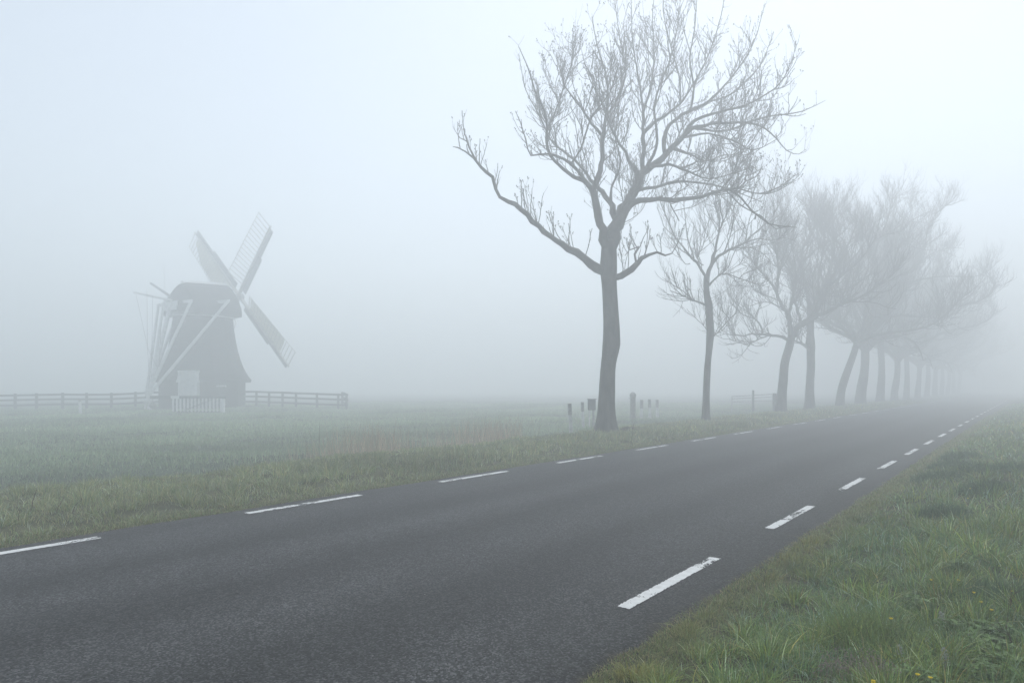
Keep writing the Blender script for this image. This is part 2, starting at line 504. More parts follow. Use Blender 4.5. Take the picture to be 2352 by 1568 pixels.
# ------------------------------------------------------------------ grass
def blades(name, x, y, h, w, cols, seed, lean=0.5, segs=3, z=None, parent=None, ang=None):
    rg = np.random.default_rng(seed)
    n = len(x)
    if z is None: z = height(x, y)
    z = z - 0.01
    a0 = rg.uniform(0, 2 * math.pi, n)
    ang = a0 if ang is None else np.where(np.isnan(ang), a0, ang + rg.normal(0, 0.5, n))
    ld = np.abs(rg.normal(0, lean, n)) + 0.08
    dx, dy = np.cos(ang), np.sin(ang)
    fa = rg.uniform(0, 2 * math.pi, n)
    wx, wy = np.cos(fa), np.sin(fa)
    ts = np.linspace(0, 1, segs + 1)
    V = []; 
    for j, tt in enumerate(ts):
        bend = ld * (tt ** 1.8)
        zz = z + h * tt * (1 - 0.28 * np.minimum(ld, 1.5) * tt)
        cx = x + dx * h * bend; cy = y + dy * h * bend
        hw = w * 0.5 * (1 - tt ** 1.6)
        if j < segs:
            V.append(np.stack([cx - wx * hw, cy - wy * hw, zz], -1)); V.append(np.stack([cx + wx * hw, cy + wy * hw, zz], -1))
        else:
            V.append(np.stack([cx, cy, zz], -1))
    nv = 2 * segs + 1
    V = np.stack(V, 1)                       # n, nv, 3
    base = (np.arange(n) * nv)[:, None]
    quads = [np.concatenate([base + 2 * j, base + 2 * j + 1, base + 2 * j + 3, base + 2 * j + 2], 1) for j in range(segs - 1)]
    tri = np.concatenate([base + 2 * (segs - 1), base + 2 * (segs - 1) + 1, base + 2 * segs], 1)
    q = np.stack(quads, 1).reshape(-1, 4)
    if parent is not None:
        V = V - wloc(parent)
    me = bpy.data.meshes.new(name)
    nq, nt_ = len(q), len(tri)
    me.vertices.add(n * nv); me.vertices.foreach_set('co', V.reshape(-1).astype(np.float32))
    me.loops.add(nq * 4 + nt_ * 3)
    me.loops.foreach_set('vertex_index', np.concatenate([q.ravel(), tri.ravel()]).astype(np.int32))
    me.polygons.add(nq + nt_)
    me.polygons.foreach_set('loop_start', np.concatenate([np.arange(nq) * 4, nq * 4 + np.arange(nt_) * 3]).astype(np.int32))
    me.update(calc_edges=True)
    set_tint(me, np.repeat(cols, nv, axis=0))
    me.materials.append(M_GRASS)
    o = bpy.data.objects.new(name, me); COL.objects.link(o)
    if parent is not None: o.parent = parent
    return o


def sample_view(n, r0, r1, a0, a1, expo, seed):
    """points spread in a wedge round the camera, thinning with distance; returns x, y, r"""
    rg = np.random.default_rng(seed)
    u = rg.uniform(0, 1, n)
    e = 2 - expo
    r = (r0 ** e + u * (r1 ** e - r0 ** e)) ** (1 / e) if abs(e) > 1e-3 else r0 * (r1 / r0) ** u
    a = rg.uniform(R(a0), R(a1), n)
    return r * np.sin(a), r * np.cos(a), r


def mixcol(n, seed, pal, wts, bright=0.25, sel=None):
    rg = np.random.default_rng(seed)
    pal = np.array(pal)
    idx = rg.choice(len(pal), n, p=np.array(wts) / sum(wts))
    c = pal[idx]
    return c * np.exp(rg.normal(0, bright, n))[:, None]


# right-hand verge
def tufted(x, y, r, share, dens, spread, seed):
    """pull a share of the blades into tufts; returns moved x, y and the outward direction (or nan)"""
    rg = np.random.default_rng(seed)
    g = 1.0 / math.sqrt(dens)
    ix = np.floor(x / g); iy = np.floor(y / g)
    hx = _hash(ix.astype(np.int64), iy.astype(np.int64), seed + 1); hy = _hash(ix.astype(np.int64), iy.astype(np.int64), seed + 2)
    hs_ = _hash(ix.astype(np.int64), iy.astype(np.int64), seed + 3)
    cx = (ix + hx) * g; cy = (iy + hy) * g
    k = rg.uniform(0, 1, len(x)) < share * (0.35 + 1.1 * hs_)
    ox = rg.normal(0, spread, len(x)) ; oy = rg.normal(0, spread, len(x))
    nx = np.where(k, cx + ox, x); ny = np.where(k, cy + oy, y)
    ang = np.where(k, np.arctan2(oy, ox), np.nan)
    return nx, ny, ang, hs_, k


def right_verge():
    x1, y1, r1 = sample_view(330000, 1.8, 9.0, -46, 60, 0.9, 1)
    x2, y2, r2 = sample_view(240000, 9.0, 70.0, 5, 60, 1.55, 2)
    x = np.concatenate([x1, x2]); y = np.concatenate([y1, y2]); r = np.concatenate([r1, r2])
    x, y, ang, hs_, tk = tufted(x, y, r, 0.75, 16, 0.05, 300)
    p, s = road_ps(x, y)
    ragged = ROAD_R - 0.02 + (vnoise(s * 2.0, s * 0, 31) - 0.5) * 0.26 + (vnoise(s * 9, s * 0, 32) - 0.5) * 0.08
    n1 = vnoise(x * 1.3, y * 1.3, 11); n2 = vnoise(x * 4.0, y * 4.0, 12); n3 = vnoise(x * 0.5, y * 0.5, 13)
    rg = np.random.default_rng(3)
    k = (p > ragged) & (rg.uniform(0, 1, len(x)) < 0.4 + 0.8 * n2)
    x, y, r, p, n1, n2, n3, ang, hs_, tk = [q[k] for q in (x, y, r, p, n1, n2, n3, ang, hs_, tk)]
    n = len(x); print('right verge', n)
    edge = sstep(ROAD_R, ROAD_R + 0.7, p)
    h = (0.05 + 0.09 * n1 ** 1.3 + 0.04 * n2 + np.where(tk, 0.07 * hs_, 0)) * (0.5 + 0.5 * edge) * np.random.default_rng(4).uniform(0.5, 1.5, n)
    w = 0.0055 * np.maximum(1, r / 4.5) ** 0.95 * np.random.default_rng(5).uniform(0.6, 1.5, n)
    c = mixcol(n, 6, [(0.130, 0.205, 0.085), (0.170, 0.220, 0.074), (0.118, 0.200, 0.108), (0.28, 0.26, 0.14), (0.33, 0.41, 0.33)], [5, 3, 3, 1.0, 1.1], 0.30)  # palest blades: dewy highlights put into the blade colour
    edgec = mixcol(n, 7, [(0.25, 0.225, 0.125), (0.19, 0.205, 0.095)], [1, 1])
    t = ((1 - sstep(ROAD_R, ROAD_R + 0.45, p)) * 0.75)[:, None]
    c = c * (1 - t) + edgec * t
    tuftc = np.stack([0.85 + 0.35 * hs_, 0.95 + 0.15 * hs_, 1.1 - 0.35 * hs_], -1)
    c = np.where(tk[:, None], c * tuftc, c)
    c = c * (0.86 + 0.52 * n3)[:, None]
    tag(blades('verge_grass', x, y, h * 0.88, w, c, 8, 0.85, 4, ang=ang), 'lush green grass with straw blades on the near road verge', 'grass', kind='stuff')


right_verge()


def edge_grass(p0, sgn, s0, s1, n, label, seed):
    """short tired grass creeping over the tarmac edge"""
    rg = np.random.default_rng(seed)
    u = rg.uniform(0, 1, n)
    s = s0 + (s1 - s0) * u ** 1.7
    d = np.abs(rg.normal(0, 0.17, n)) - 0.05 - 0.07 * vnoise(s * 2.3, s * 0, seed + 1)
    p = p0 + sgn * d
    x, y = road_xy(p, s)
    r = np.hypot(x, y)
    clump = vnoise(s * 6, p * 6, seed + 2)
    k = rg.uniform(0, 1, n) < 0.25 + 1.0 * clump
    x, y, r, d = x[k], y[k], r[k], d[k]
    m = len(x)
    z = np.where(d < 0.0, 0.0, height(x, y))
    h = (0.025 + 0.05 * np.clip(d + 0.1, 0, 0.4) / 0.4) * rg.uniform(0.6, 1.6, m)
    w = 0.0046 * np.maximum(1, r / 5.0) ** 0.85
    c = mixcol(m, seed + 3, [(0.30, 0.27, 0.15), (0.22, 0.24, 0.105), (0.17, 0.24, 0.10), (0.16, 0.14, 0.08)], [2, 2.5, 2.5, 0.8], 0.3)
    tag(blades('edge_grass', x, y, h, w, c, seed + 4, 1.0, 3, z=z), label, 'grass', kind='stuff')


edge_grass(ROAD_R, 1, 1.5, 45, 70000, 'short yellowish grass creeping over the near tarmac edge', 400)
edge_grass(ROAD_L, -1, 0.5, 60, 70000, 'short yellowish grass creeping over the far tarmac edge', 420)


def left_verge():
    x, y, r = sample_view(1250000, 5.0, 75.0, -52, 42, 1.25, 21)
    x, y, ang, hs_, tk = tufted(x, y, r, 0.8, 7, 0.075, 310)
    p, s = road_ps(x, y)
    rg = np.random.default_rng(23)
    n1 = vnoise(x * 0.9, y * 0.9, 41); n2 = vnoise(x * 3.0, y * 3.0, 42)
    ragged = ROAD_L + 0.02 + (vnoise(s * 1.6, s * 0, 33) - 0.5) * 0.28
    k = (p < ragged) & (p > -14.4 + 1.2 * (n1 - 0.5)) & (rg.uniform(0, 1, len(x)) < 0.4 + 0.8 * n2)
    x, y, r, p, n1, n2, ang, hs_, tk = [q[k] for q in (x, y, r, p, n1, n2, ang, hs_, tk)]
    n = len(x); print('left verge', n)
    edge = sstep(ROAD_L, ROAD_L - 0.8, p)
    h = (0.05 + 0.09 * n1 ** 1.5 + 0.04 * n2 + np.where(tk, 0.08 * hs_, 0)) * (0.45 + 0.55 * edge) * (1 - 0.35 * sstep(-10.4, -11.6, p)) * np.random.default_rng(24).uniform(0.6, 1.5, n)
    w = 0.0044 * np.maximum(1, r / 6.0) ** 0.85 * np.random.default_rng(25).uniform(0.7, 1.4, n)
    c = mixcol(n, 26, [(0.185, 0.235, 0.105), (0.235, 0.250, 0.110), (0.32, 0.295, 0.165), (0.120, 0.175, 0.090), (0.32, 0.36, 0.28)], [4, 3, 2.4, 2, 1.2], 0.30)
    g2 = vnoise(x * 0.7, y * 0.7, 45)
    c = c * (0.84 + 0.58 * g2)[:, None]
    tag(blades('verge_grass', x, y, h, w, c * np.where(tk, 0.85 + 0.3 * hs_, 1)[:, None], 28, 0.8, 3, ang=ang), 'olive and straw coloured grass on the far road verge under the trees', 'grass', kind='stuff')


left_verge()


def meadow():
    x, y, r = sample_view(520000, 11.0, 75.0, -50, 40, 1.1, 51)
    p, s = road_ps(x, y)
    rg = np.random.default_rng(53)
    n1 = vnoise(x * 0.35, y * 0.35, 61); n2 = vnoise(x * 1.6, y * 1.6, 62)
    d = np.hypot(x - MILL[0], y - MILL[1])
    k = (p < -13.6) & (d > 3.7) & (rg.uniform(0, 1, len(x)) < 0.3 + 0.9 * n2)
    x, y, r, n1, n2, p, s = [q[k] for q in (x, y, r, n1, n2, p, s)]
    n = len(x); print('meadow', n)
    h = (0.06 + 0.11 * n1 + 0.08 * n2) * np.random.default_rng(54).uniform(0.6, 1.4, n)
    w = 0.014 * np.maximum(1, r / 14.0) ** 0.9 * np.random.default_rng(55).uniform(0.7, 1.4, n)
    c = mixcol(n, 56, [(0.22, 0.29, 0.180), (0.24, 0.305, 0.180), (0.19, 0.25, 0.165), (0.31, 0.31, 0.22)], [4, 3, 3, 0.6], 0.2)
    n4 = vnoise(p * 0.33, s * 0.09, 66)
    c = c * (0.70 + 0.50 * n1 + 0.60 * n4)[:, None]
    tag(blades('meadow_grass', x, y, h, w, c, 58, 0.6, 2), 'dew covered blue green meadow grass round the mill', 'grass', kind='stuff')


meadow()


def reeds():
    rg = np.random.default_rng(71)
    n = 2800
    s = rg.uniform(8.6, 18.4, n); p = rg.normal(-14.0, 0.45, n)
    cl = vnoise(s * 0.9, s * 0, 72)
    k = rg.uniform(0, 1, n) < 0.15 + 1.1 * cl ** 2
    s, p = s[k], p[k]; n = len(s)
    x, y = road_xy(p, s)
    h = rg.uniform(0.75, 1.35, n) * (0.6 + 0.6 * cl[k])
    w = rg.uniform(0.010, 0.018, n)
    c = mixcol(n, 73, [(0.42, 0.35, 0.24), (0.45, 0.36, 0.26), (0.27, 0.25, 0.17)], [3, 2, 1.5])
    tag(blades('reeds', x, y, h, w, c, 74, 0.16, 3), 'thin tan dry reeds standing in the ditch', 'reeds', kind='stuff')


reeds()


# ------------------------------------------------------------------ trees
def smooth_line(pts, step):
    """Catmull-Rom through the points, resampled; pts columns beyond 3 ride along"""
    pts = np.asarray(pts, float)
    if len(pts) < 3:
        n = max(3, int(np.linalg.norm(pts[-1, :3] - pts[0, :3]) / step))
        return np.stack([pts[0] + (pts[-1] - pts[0]) * t for t in np.linspace(0, 1, n)])
    e = np.vstack([2 * pts[0] - pts[1], pts, 2 * pts[-1] - pts[-2]])
    out = []
    for i in range(1, len(e) - 2):
        L = np.linalg.norm(e[i + 1, :3] - e[i, :3]); m = max(1, int(L / step))
        for t in np.arange(m) / m:
            t2, t3 = t * t, t * t * t
            out.append(0.5 * (2 * e[i] + (e[i + 1] - e[i - 1]) * t + (2 * e[i - 1] - 5 * e[i] + 4 * e[i + 1] - e[i + 2]) * t2
                              + (3 * e[i] - e[i - 1] - 3 * e[i + 1] + e[i + 2]) * t3))
    out.append(pts[-1])
    out = np.array(out)
    out[:, 3] = np.maximum(out[:, 3], pts[:, 3].min() * 0.9)
    return out


def unit(v):
    return v / (np.linalg.norm(v) + 1e-9)


UP = np.array([0, 0, 1.0])


def sprig(rg, start, d, L, r0, nseg, up, wob):
    """one curved shoot"""
    pts = [start]; dirs = d
    for i in range(nseg):
        dirs = unit(dirs + UP * up / nseg + rg.normal(0, wob, 3))
        pts.append(pts[-1] + dirs * L / nseg)
    t = np.linspace(0, 1, nseg + 1)
    return np.array(pts), r0 * (1 - 0.45 * t)


def grow(rg, pts, rad, lev, P, out, buds, env=None):
    """side shoots of a branch: P is a list of settings, one per level"""
    if lev >= len(P): return
    q = P[lev]
    seg = np.linalg.norm(np.diff(pts, axis=0), axis=1)
    cum = np.concatenate([[0], np.cumsum(seg)]); L = cum[-1]
    if L < 0.05: return
    nb = rg.poisson(max(0, L * (1 - q['f0']) * q['dens']))
    for _ in range(nb):
        a = L * (q['f0'] + (1 - q['f0']) * rg.uniform(0, 1) ** 0.8)
        j = min(len(seg) - 1, int(np.searchsorted(cum, a) - 1)); j = max(j, 0)
        tt = (a - cum[j]) / (seg[j] + 1e-9)
        pos = pts[j] + (pts[j + 1] - pts[j]) * tt
        pr = rad[j] + (rad[j + 1] - rad[j]) * tt
        tan = unit(pts[j + 1] - pts[j])
        side = rg.normal(0, 1, 3); side = unit(side - tan * side.dot(tan))
        side = unit(side + UP * q['sup'])
        d = unit(tan * q['fwd'] * rg.uniform(0.5, 1.3) + side)
        ln = rg.uniform(*q['len']) * (1.0 - q.get('end', 0.35) * a / L)
        if 'z0' in q and pos[2] < q['z0']: ln *= q.get('low', 0.55)
        r0 = min(pr * 0.75, rg.uniform(*q['rad']))
        ps, rs = sprig(rg, pos, d, ln, r0, q['n'], q['up'], q['wob'])
        if env is not None and lev <= 1:
            ins = np.linalg.norm((ps - env[0]) / env[1], axis=1) < 1.0 + 0.05 * rg.normal()
            if not ins.all():
                k = max(2, int(np.argmin(ins)))
                ps, rs = ps[:k], rs[:k]
        out.append((ps, rs, q['sides']))
        if buds is not None and lev >= 2 and rg.uniform() < q.get('bud', 0):
            for b in range(rg.integers(2, 5)):
                bp = ps[-1] - (ps[-1] - ps[-2]) * b * rg.uniform(0.2, 0.5) + rg.normal(0, 0.008, 3)
                buds.append(bp)
        grow(rg, ps, rs, lev + 1, P, out, buds, env)


OCT = np.array([(1, 0, 0), (-1, 0, 0), (0, 1, 0), (0, -1, 0), (0, 0, 1.5), (0, 0, -1.2)])
OCF = [(0, 2, 4), (2, 1, 4), (1, 3, 4), (3, 0, 4), (2, 0, 5), (1, 2, 5), (3, 1, 5), (0, 3, 5)]


def add_limb(root, rg, line, P, bud_r=0.0, rough=0.05, sides=8, env=None):
    """a limb with its twigs (and buds) as children"""
    pts, rad = line[:, :3].copy(), line[:, 3].copy()
    w = rad * rough
    pts[1:-1] += rg.normal(0, 1, (len(pts) - 2, 3)) * w[1:-1, None] * 4
    rad *= 1 + rg.normal(0, rough, len(rad))
    lo = MB().tube(pts, rad, sides).build('limb', M_BARK, root, True)
    out = []; buds = [] if bud_r else None
    grow(rg, pts, rad, 0, P, out, buds, env)
    grow(rg, pts, rad, 1, P, out, buds, env)
    if out:
        m = MB()
        for ps, rs, sd in out: m.tube(ps, rs, sd, cap=False)
        for b in (buds or []): m.add(b + OCT * bud_r * rg.uniform(0.7, 1.4), OCF)
        m.build('twigs', M_TWIG, lo, True)
    return len(out)


def add_trunk(root, rg, line, flare=1.0):
    """trunk with a knobbly surface and root flare"""
    pts, rad = line[:, :3], line[:, 3]
    sides = 20
    a = np.arange(sides) * 2 * math.pi / sides
    rings = []
    z0 = pts[0, 2]
    for i in range(len(pts)):
        lump = 1 + 0.07 * (vnoise(np.cos(a) * 1.6 + 7, np.sin(a) * 1.6 + pts[i, 2] * 1.3, 5) - 0.5) * 2
        dz = pts[i, 2] - z0
        fl = 1 + flare * 0.30 * math.exp(-dz / 0.45) * (1.0 + 0.6 * np.cos(a * 5 + 1.0))
        r = rad[i] * lump * fl
        rings.append(np.stack([pts[i, 0] + r * np.cos(a), pts[i, 1] + r * np.sin(a), np.full(sides, pts[i, 2])], -1))
    return MB().rings(rings).build('trunk', M_BARK, root, True)


def traced_tree(name, label, Y, trunk, limbs, P, seed, bud_r=0.0, group='trees in the row along the road', env=None):
    """trunk, limbs: lists of (x, y, width) in tracing units; each limb names the one it grows from and how far in depth it reaches"""
    rg = np.random.default_rng(seed)
    b = at(trunk[0][0], trunk[0][1], Y)
    root = empty(name, (b[0], b[1], gz(b[0], b[1])), label, 'tree', group)

    def to3(pts, dys):
        o = []
        for (x, y, w), dy in zip(pts, dys):
            q = at(x, y, Y + dy)
            o.append([*q, w / 2 * K / F * (Y + dy) * (0.92 if w < 26 else 1.0)])
        return np.array(o)
    tl = to3(trunk, [0] * len(trunk))
    tl[0, 2] = root.location.z - 0.15
    add_trunk(root, rg, smooth_line(tl, 0.15))
    lines = {None: [(x, y, 0.0) for x, y, w in trunk]}
    tot = 0
    for key, parent, pts, dd in limbs:
        par = lines[parent]
        x0, y0 = pts[0][:2]
        dy0 = min(par, key=lambda q: (q[0] - x0) ** 2 + (q[1] - y0) ** 2)[2]
        L = len(pts) - 1
        dys = [dy0 + dd * (i / L) ** 0.9 for i in range(L + 1)]
        lines[key] = [(p[0], p[1], d) for p, d in zip(pts, dys)]
        if key in ('L0', 'L0b', 'R0', 'R0b'): pts = [(x_, y_, w_ * 0.82) for x_, y_, w_ in pts]
        tot += add_limb(root, rg, smooth_line(to3(pts, dys), 0.22), P1L if key in ('L0', 'L0b', 'R0', 'R0b') else P, bud_r, 0.06, 9, None if key[0] in 'LR' else env)
    print(name, 'twigs', tot)
    return root


def c3(*pts):
    return [(1010.6 + x * 0.41016, y * 0.41016, w * 0.41016) for x, y, w in pts]


def c4(*pts):
    return [((1350 + x / 2.94) * 0.91875, (650 + y / 2.94) * 0.91875, w * 0.3125) for x, y, w in pts]


def c5(*pts):
    return [(1488.4 + x * 0.23438, 413.4 + y * 0.23438, w * 0.23438) for x, y, w in pts]


P1 = [dict(f0=0.25, dens=0.35, len=(0.9, 2.2), rad=(0.018, 0.030), n=8, up=0.8, wob=0.18, fwd=1.1, sup=0.4, sides=5, end=0.6),
      dict(end=0.55, f0=0.10, dens=5.6, len=(0.55, 2.0), rad=(0.012, 0.020), n=7, up=1.0, wob=0.15, fwd=0.9, sup=0.45, sides=4),
      dict(f0=0.12, dens=5.6, len=(0.25, 0.95), rad=(0.009, 0.012), n=4, up=0.8, wob=0.10, fwd=1.0, sup=0.4, sides=3, bud=0.55),
      dict(f0=0.30, dens=3.6, len=(0.10, 0.34), rad=(0.007, 0.009), n=3, up=0.5, wob=0.08, fwd=1.1, sup=0.3, sides=3, bud=0.55)]

P1L = [dict(f0=0.3, dens=0.12, len=(0.5, 1.0), rad=(0.015, 0.022), n=6, up=1.5, wob=0.1, fwd=0.3, sup=2.0, sides=4, end=0.6),
       dict(end=0.45, f0=0.10, dens=5.4, len=(0.45, 1.5), rad=(0.012, 0.019), n=6, up=1.0, wob=0.12, fwd=0.4, sup=1.5, sides=4),
       dict(f0=0.2, dens=4.6, len=(0.15, 0.50), rad=(0.008, 0.010), n=4, up=0.8, wob=0.10, fwd=1.0, sup=0.5, sides=3, bud=0.55),
       dict(f0=0.30, dens=2.4, len=(0.08, 0.22), rad=(0.007, 0.008), n=3, up=0.5, wob=0.08, fwd=1.1, sup=0.3, sides=3, bud=0.5)]
T1_TRUNK = [(1390, 1000, 50), (1390, 985, 47), (1391, 965, 42), (1394, 910, 37.5), (1396.6, 847, 34.7), (1401, 815, 37), (1404, 791, 40.5),
            (1404.5, 765, 38), (1404, 735, 36), (1401, 675, 34), (1399, 644, 35), (1398, 618, 40), (1398, 590, 37), (1398, 568, 34), (1399, 550, 30)]
T1_LIMBS = [
    ('L0', None, c3((935, 1530, 60), (880, 1505, 72), (840, 1480, 62), (760, 1415, 54), (690, 1370, 47), (620, 1325, 42), (550, 1265, 40), (490, 1205, 38), (420, 1150, 33),
                    (340, 1100, 30), (310, 1060, 26), (290, 990, 24), (230, 935, 22), (190, 885, 18), (140, 845, 12), (100, 825, 9), (72, 820, 6)), -1.6),
    ('L0b', 'L0', c3((200, 895, 16), (165, 825, 14), (150, 790, 10), (110, 770, 7), (92, 742, 4)), 0.2),
    ('R0', None, c3((960, 1560, 40), (1010, 1545, 52), (1060, 1510, 48), (1110, 1470, 38), (1170, 1420, 24), (1215, 1408, 19), (1260, 1425, 15), (1300, 1418, 10), (1310, 1395, 5)), -0.8),
    ('R0b', 'R0', c3((1100, 1475, 20), (1090, 1420, 14), (1110, 1380, 12), (1060, 1400, 8), (1035, 1430, 5)), 0.6),
    ('S1', None, c3((940, 1420, 60), (915, 1330, 56), (895, 1250, 50), (880, 1170, 45), (862, 1100, 42), (855, 1050, 38)), -0.8),
    ('S2', None, c3((945, 1440, 84), (965, 1340, 80), (990, 1260, 74), (1030, 1170, 67), (1080, 1070, 58), (1130, 980, 50), (1165, 945, 44)), 0.6),
    ('S1a', 'S1', c3((858, 1070, 32), (810, 1020, 28), (750, 985, 26), (690, 945, 24), (640, 900, 20), (600, 830, 18), (600, 720, 15), (585, 620, 14), (540, 540, 12), (500, 400, 8), (440, 260, 4)), -1.4),
    ('S1b', 'S1', c3((860, 1060, 36), (895, 960, 32), (910, 850, 28), (915, 750, 26), (930, 650, 18), (940, 520, 14), (925, 400, 10), (880, 250, 7), (850, 90, 4)), 0.9),
    ('S1c', 'S1', c3((852, 1050, 24), (800, 990, 22), (730, 910, 20), (610, 860, 12), (510, 868, 9), (480, 780, 8), (450, 680, 6), (422, 620, 4)), -2.2),
    ('S1d', 'S1c', c3((735, 915, 14), (790, 830, 12), (830, 700, 11), (870, 620, 9), (950, 520, 7), (1000, 350, 4)), -1.2),
    ('S1e', 'S1b', c3((908, 760, 20), (850, 690, 17), (790, 600, 12), (700, 480, 8), (650, 300, 4)), -1.6),
    ('S1f', 'S1a', c3((595, 740, 12), (640, 640, 10), (690, 500, 8), (740, 330, 6), (745, 170, 3)), 1.8),
    ('S1g', 'S1b', c3((925, 660, 16), (1000, 540, 12), (1040, 400, 9), (1010, 230, 6), (980, 20, 3)), 1.6),
    ('S2a', 'S2', c3((1140, 970, 34), (1137, 936, 28), (1139, 846, 25), (1139, 746, 22), (1137, 648, 18), (1132, 560, 14), (1105, 400, 10), (1080, 230, 7), (1070, 0, 4)), 1.2),
    ('S2a2', 'S2a', c3((1139, 745, 20), (1199, 688, 18), (1270, 640, 16), (1345, 580, 13), (1420, 470, 11), (1510, 290, 8), (1580, 60, 5), (1600, -120, 3)), 1.4),
    ('S2b', 'S2', c3((1160, 952, 42), (1248, 883, 38), (1292, 826, 34), (1350, 773, 30), (1416, 715, 24), (1560, 690, 18), (1750, 690, 13), (1850, 740, 9), (1940, 840, 6), (2010, 862, 4), (2050, 835, 3)), 0.4),
    ('S2b2', 'S2b', c3((1350, 773, 24), (1425, 675, 20), (1567, 626, 15), (1750, 570, 11), (1900, 470, 7), (1975, 330, 4)), -1.8),
    ('S2b3', 'S2b', c3((1262, 868, 28), (1257, 781, 26), (1265, 728, 24), (1300, 680, 22), (1398, 622, 20), (1505, 564, 16), (1600, 470, 12), (1680, 370, 9), (1760, 230, 6), (1820, 20, 3)), 1.3),
    ('S2b4', 'S2b', c3((1416, 717, 15), (1600, 730, 12), (1800, 660, 10), (2000, 630, 7), (2080, 600, 5), (2160, 560, 3)), 1.6),
    ('S2b5', 'S2b', c3((1355, 772, 15), (1500, 745, 12), (1650, 790, 9), (1750, 840, 7), (1850, 800, 4), (1930, 745, 3)), -2.0),
    ('S2c', 'S2', c3((1040, 1170, 34), (1090, 1140, 34), (1180, 1112, 30), (1300, 1118, 26), (1400, 1108, 24), (1470, 1100, 20), (1540, 1072, 16), (1620, 1060, 13), (1690, 1110, 12),
                     (1750, 1180, 10), (1840, 1250, 8), (1900, 1262, 6), (2000, 1272, 4)), -1.8),
    ('S2c2', 'S2c', c3((1500, 1090, 12), (1640, 1050, 9), (1760, 1080, 8), (1870, 1075, 6), (1990, 1010, 3)), 1.0),
    ('S2c3', 'S2c', c3((1600, 1065, 10), (1690, 1150, 8), (1800, 1210, 6), (1880, 1280, 5), (1960, 1265, 3)), -0.8),
    ('S2d', 'S2', c3((1090, 1060, 22), (1200, 1050, 18), (1300, 1020, 16), (1420, 1020, 12), (1560, 1040, 9), (1680, 1080, 6), (1800, 1130, 4)), 1.7),
    ('S2d2', 'S2', c3((1170, 940, 22), (1280, 920, 16), (1390, 960, 12), (1500, 1000, 9), (1640, 970, 6), (1760, 930, 4)), -2.2),
    ('S3', 'S2', c3((985, 1220, 50), (962, 1155, 36), (930, 1100, 32), (890, 1050, 28), (840, 1000, 20), (780, 920, 16), (700, 850, 14), (620, 780, 11), (560, 650, 8), (480, 500, 6), (440, 300, 3)), 2.0),
    ('S3b', 'S3', c3((955, 1140, 20), (960, 1050, 14), (1000, 960, 12), (1010, 880, 10), (980, 760, 8), (1000, 600, 6), (1020, 420, 4)), 1.6),
    ('S2f', 'S2', c3((1110, 985, 26), (1057, 897, 20), (1044, 852, 18), (1008, 808, 14), (950, 700, 10), (900, 560, 8), (830, 420, 5), (790, 270, 3)), -1.8),
    ('S2g', 'S2', c3((1150, 950, 22), (1208, 826, 17), (1212, 737, 15), (1199, 604, 12), (1230, 480, 9), (1300, 300, 7), (1340, 60, 4), (1350, -100, 3)), -1.2),
    ('S2h', 'S2b3', c3((1400, 622, 15), (1420, 500, 12), (1400, 330, 9), (1430, 120, 6), (1440, -120, 3)), -1.6),
    ('S2i', 'S2b3', c3((1500, 566, 12), (1600, 540, 10), (1720, 450, 8), (1800, 350, 6), (1870, 180, 3)), 1.5),
    ('S2j', 'S2a', c3((1135, 640, 13), (1180, 480, 10), (1200, 300, 8), (1190, 100, 5), (1210, -140, 3)), 1.6),
    ('S2k', 'S2a2', c3((1345, 580, 12), (1340, 430, 9), (1290, 250, 7), (1250, 60, 4), (1260, -100, 3)), 0.8),
    ('S2l', 'S2b', c3((1300, 830, 22), (1400, 860, 14), (1480, 900, 10), (1580, 870, 7), (1700, 850, 4), (1780, 780, 3)), 2.2),
]
traced_tree('roadside_tree', 'nearest bare tree beside the road, with a long limb reaching out over the meadow', 23.0, T1_TRUNK, T1_LIMBS, P1, 101, 0.015,
            env=(at(1010.6 + 1300 * 0.41016, 555 * 0.41016, 23.0), np.array([5.45, 4.4, 4.4])))

P2 = [dict(f0=0.2, dens=0.6, len=(0.9, 2.4), rad=(0.020, 0.032), n=8, up=0.7, wob=0.18, fwd=1.1, sup=0.4, sides=5, end=0.5),
      dict(end=0.4, f0=0.10, dens=5.2, len=(0.6, 2.1), rad=(0.015, 0.025), n=7, up=1.1, wob=0.15, fwd=0.9, sup=0.5, sides=4),
      dict(f0=0.15, dens=4.8, len=(0.3, 1.0), rad=(0.011, 0.015), n=4, up=0.9, wob=0.09, fwd=1.0, sup=0.4, sides=3),
      dict(f0=0.30, dens=2.6, len=(0.14, 0.36), rad=(0.009, 0.011), n=3, up=0.5, wob=0.08, fwd=1.1, sup=0.3, sides=3)]
T2_TRUNK = c4((1216, 1215, 62), (1216, 1190, 60), (1222, 1000, 54), (1230, 800, 52), (1240, 690, 49), (1250, 560, 58), (1252, 500, 58), (1245, 400, 56), (1240, 320, 60),
              (1226, 250, 50), (1222, 160, 44), (1222, 120, 40))
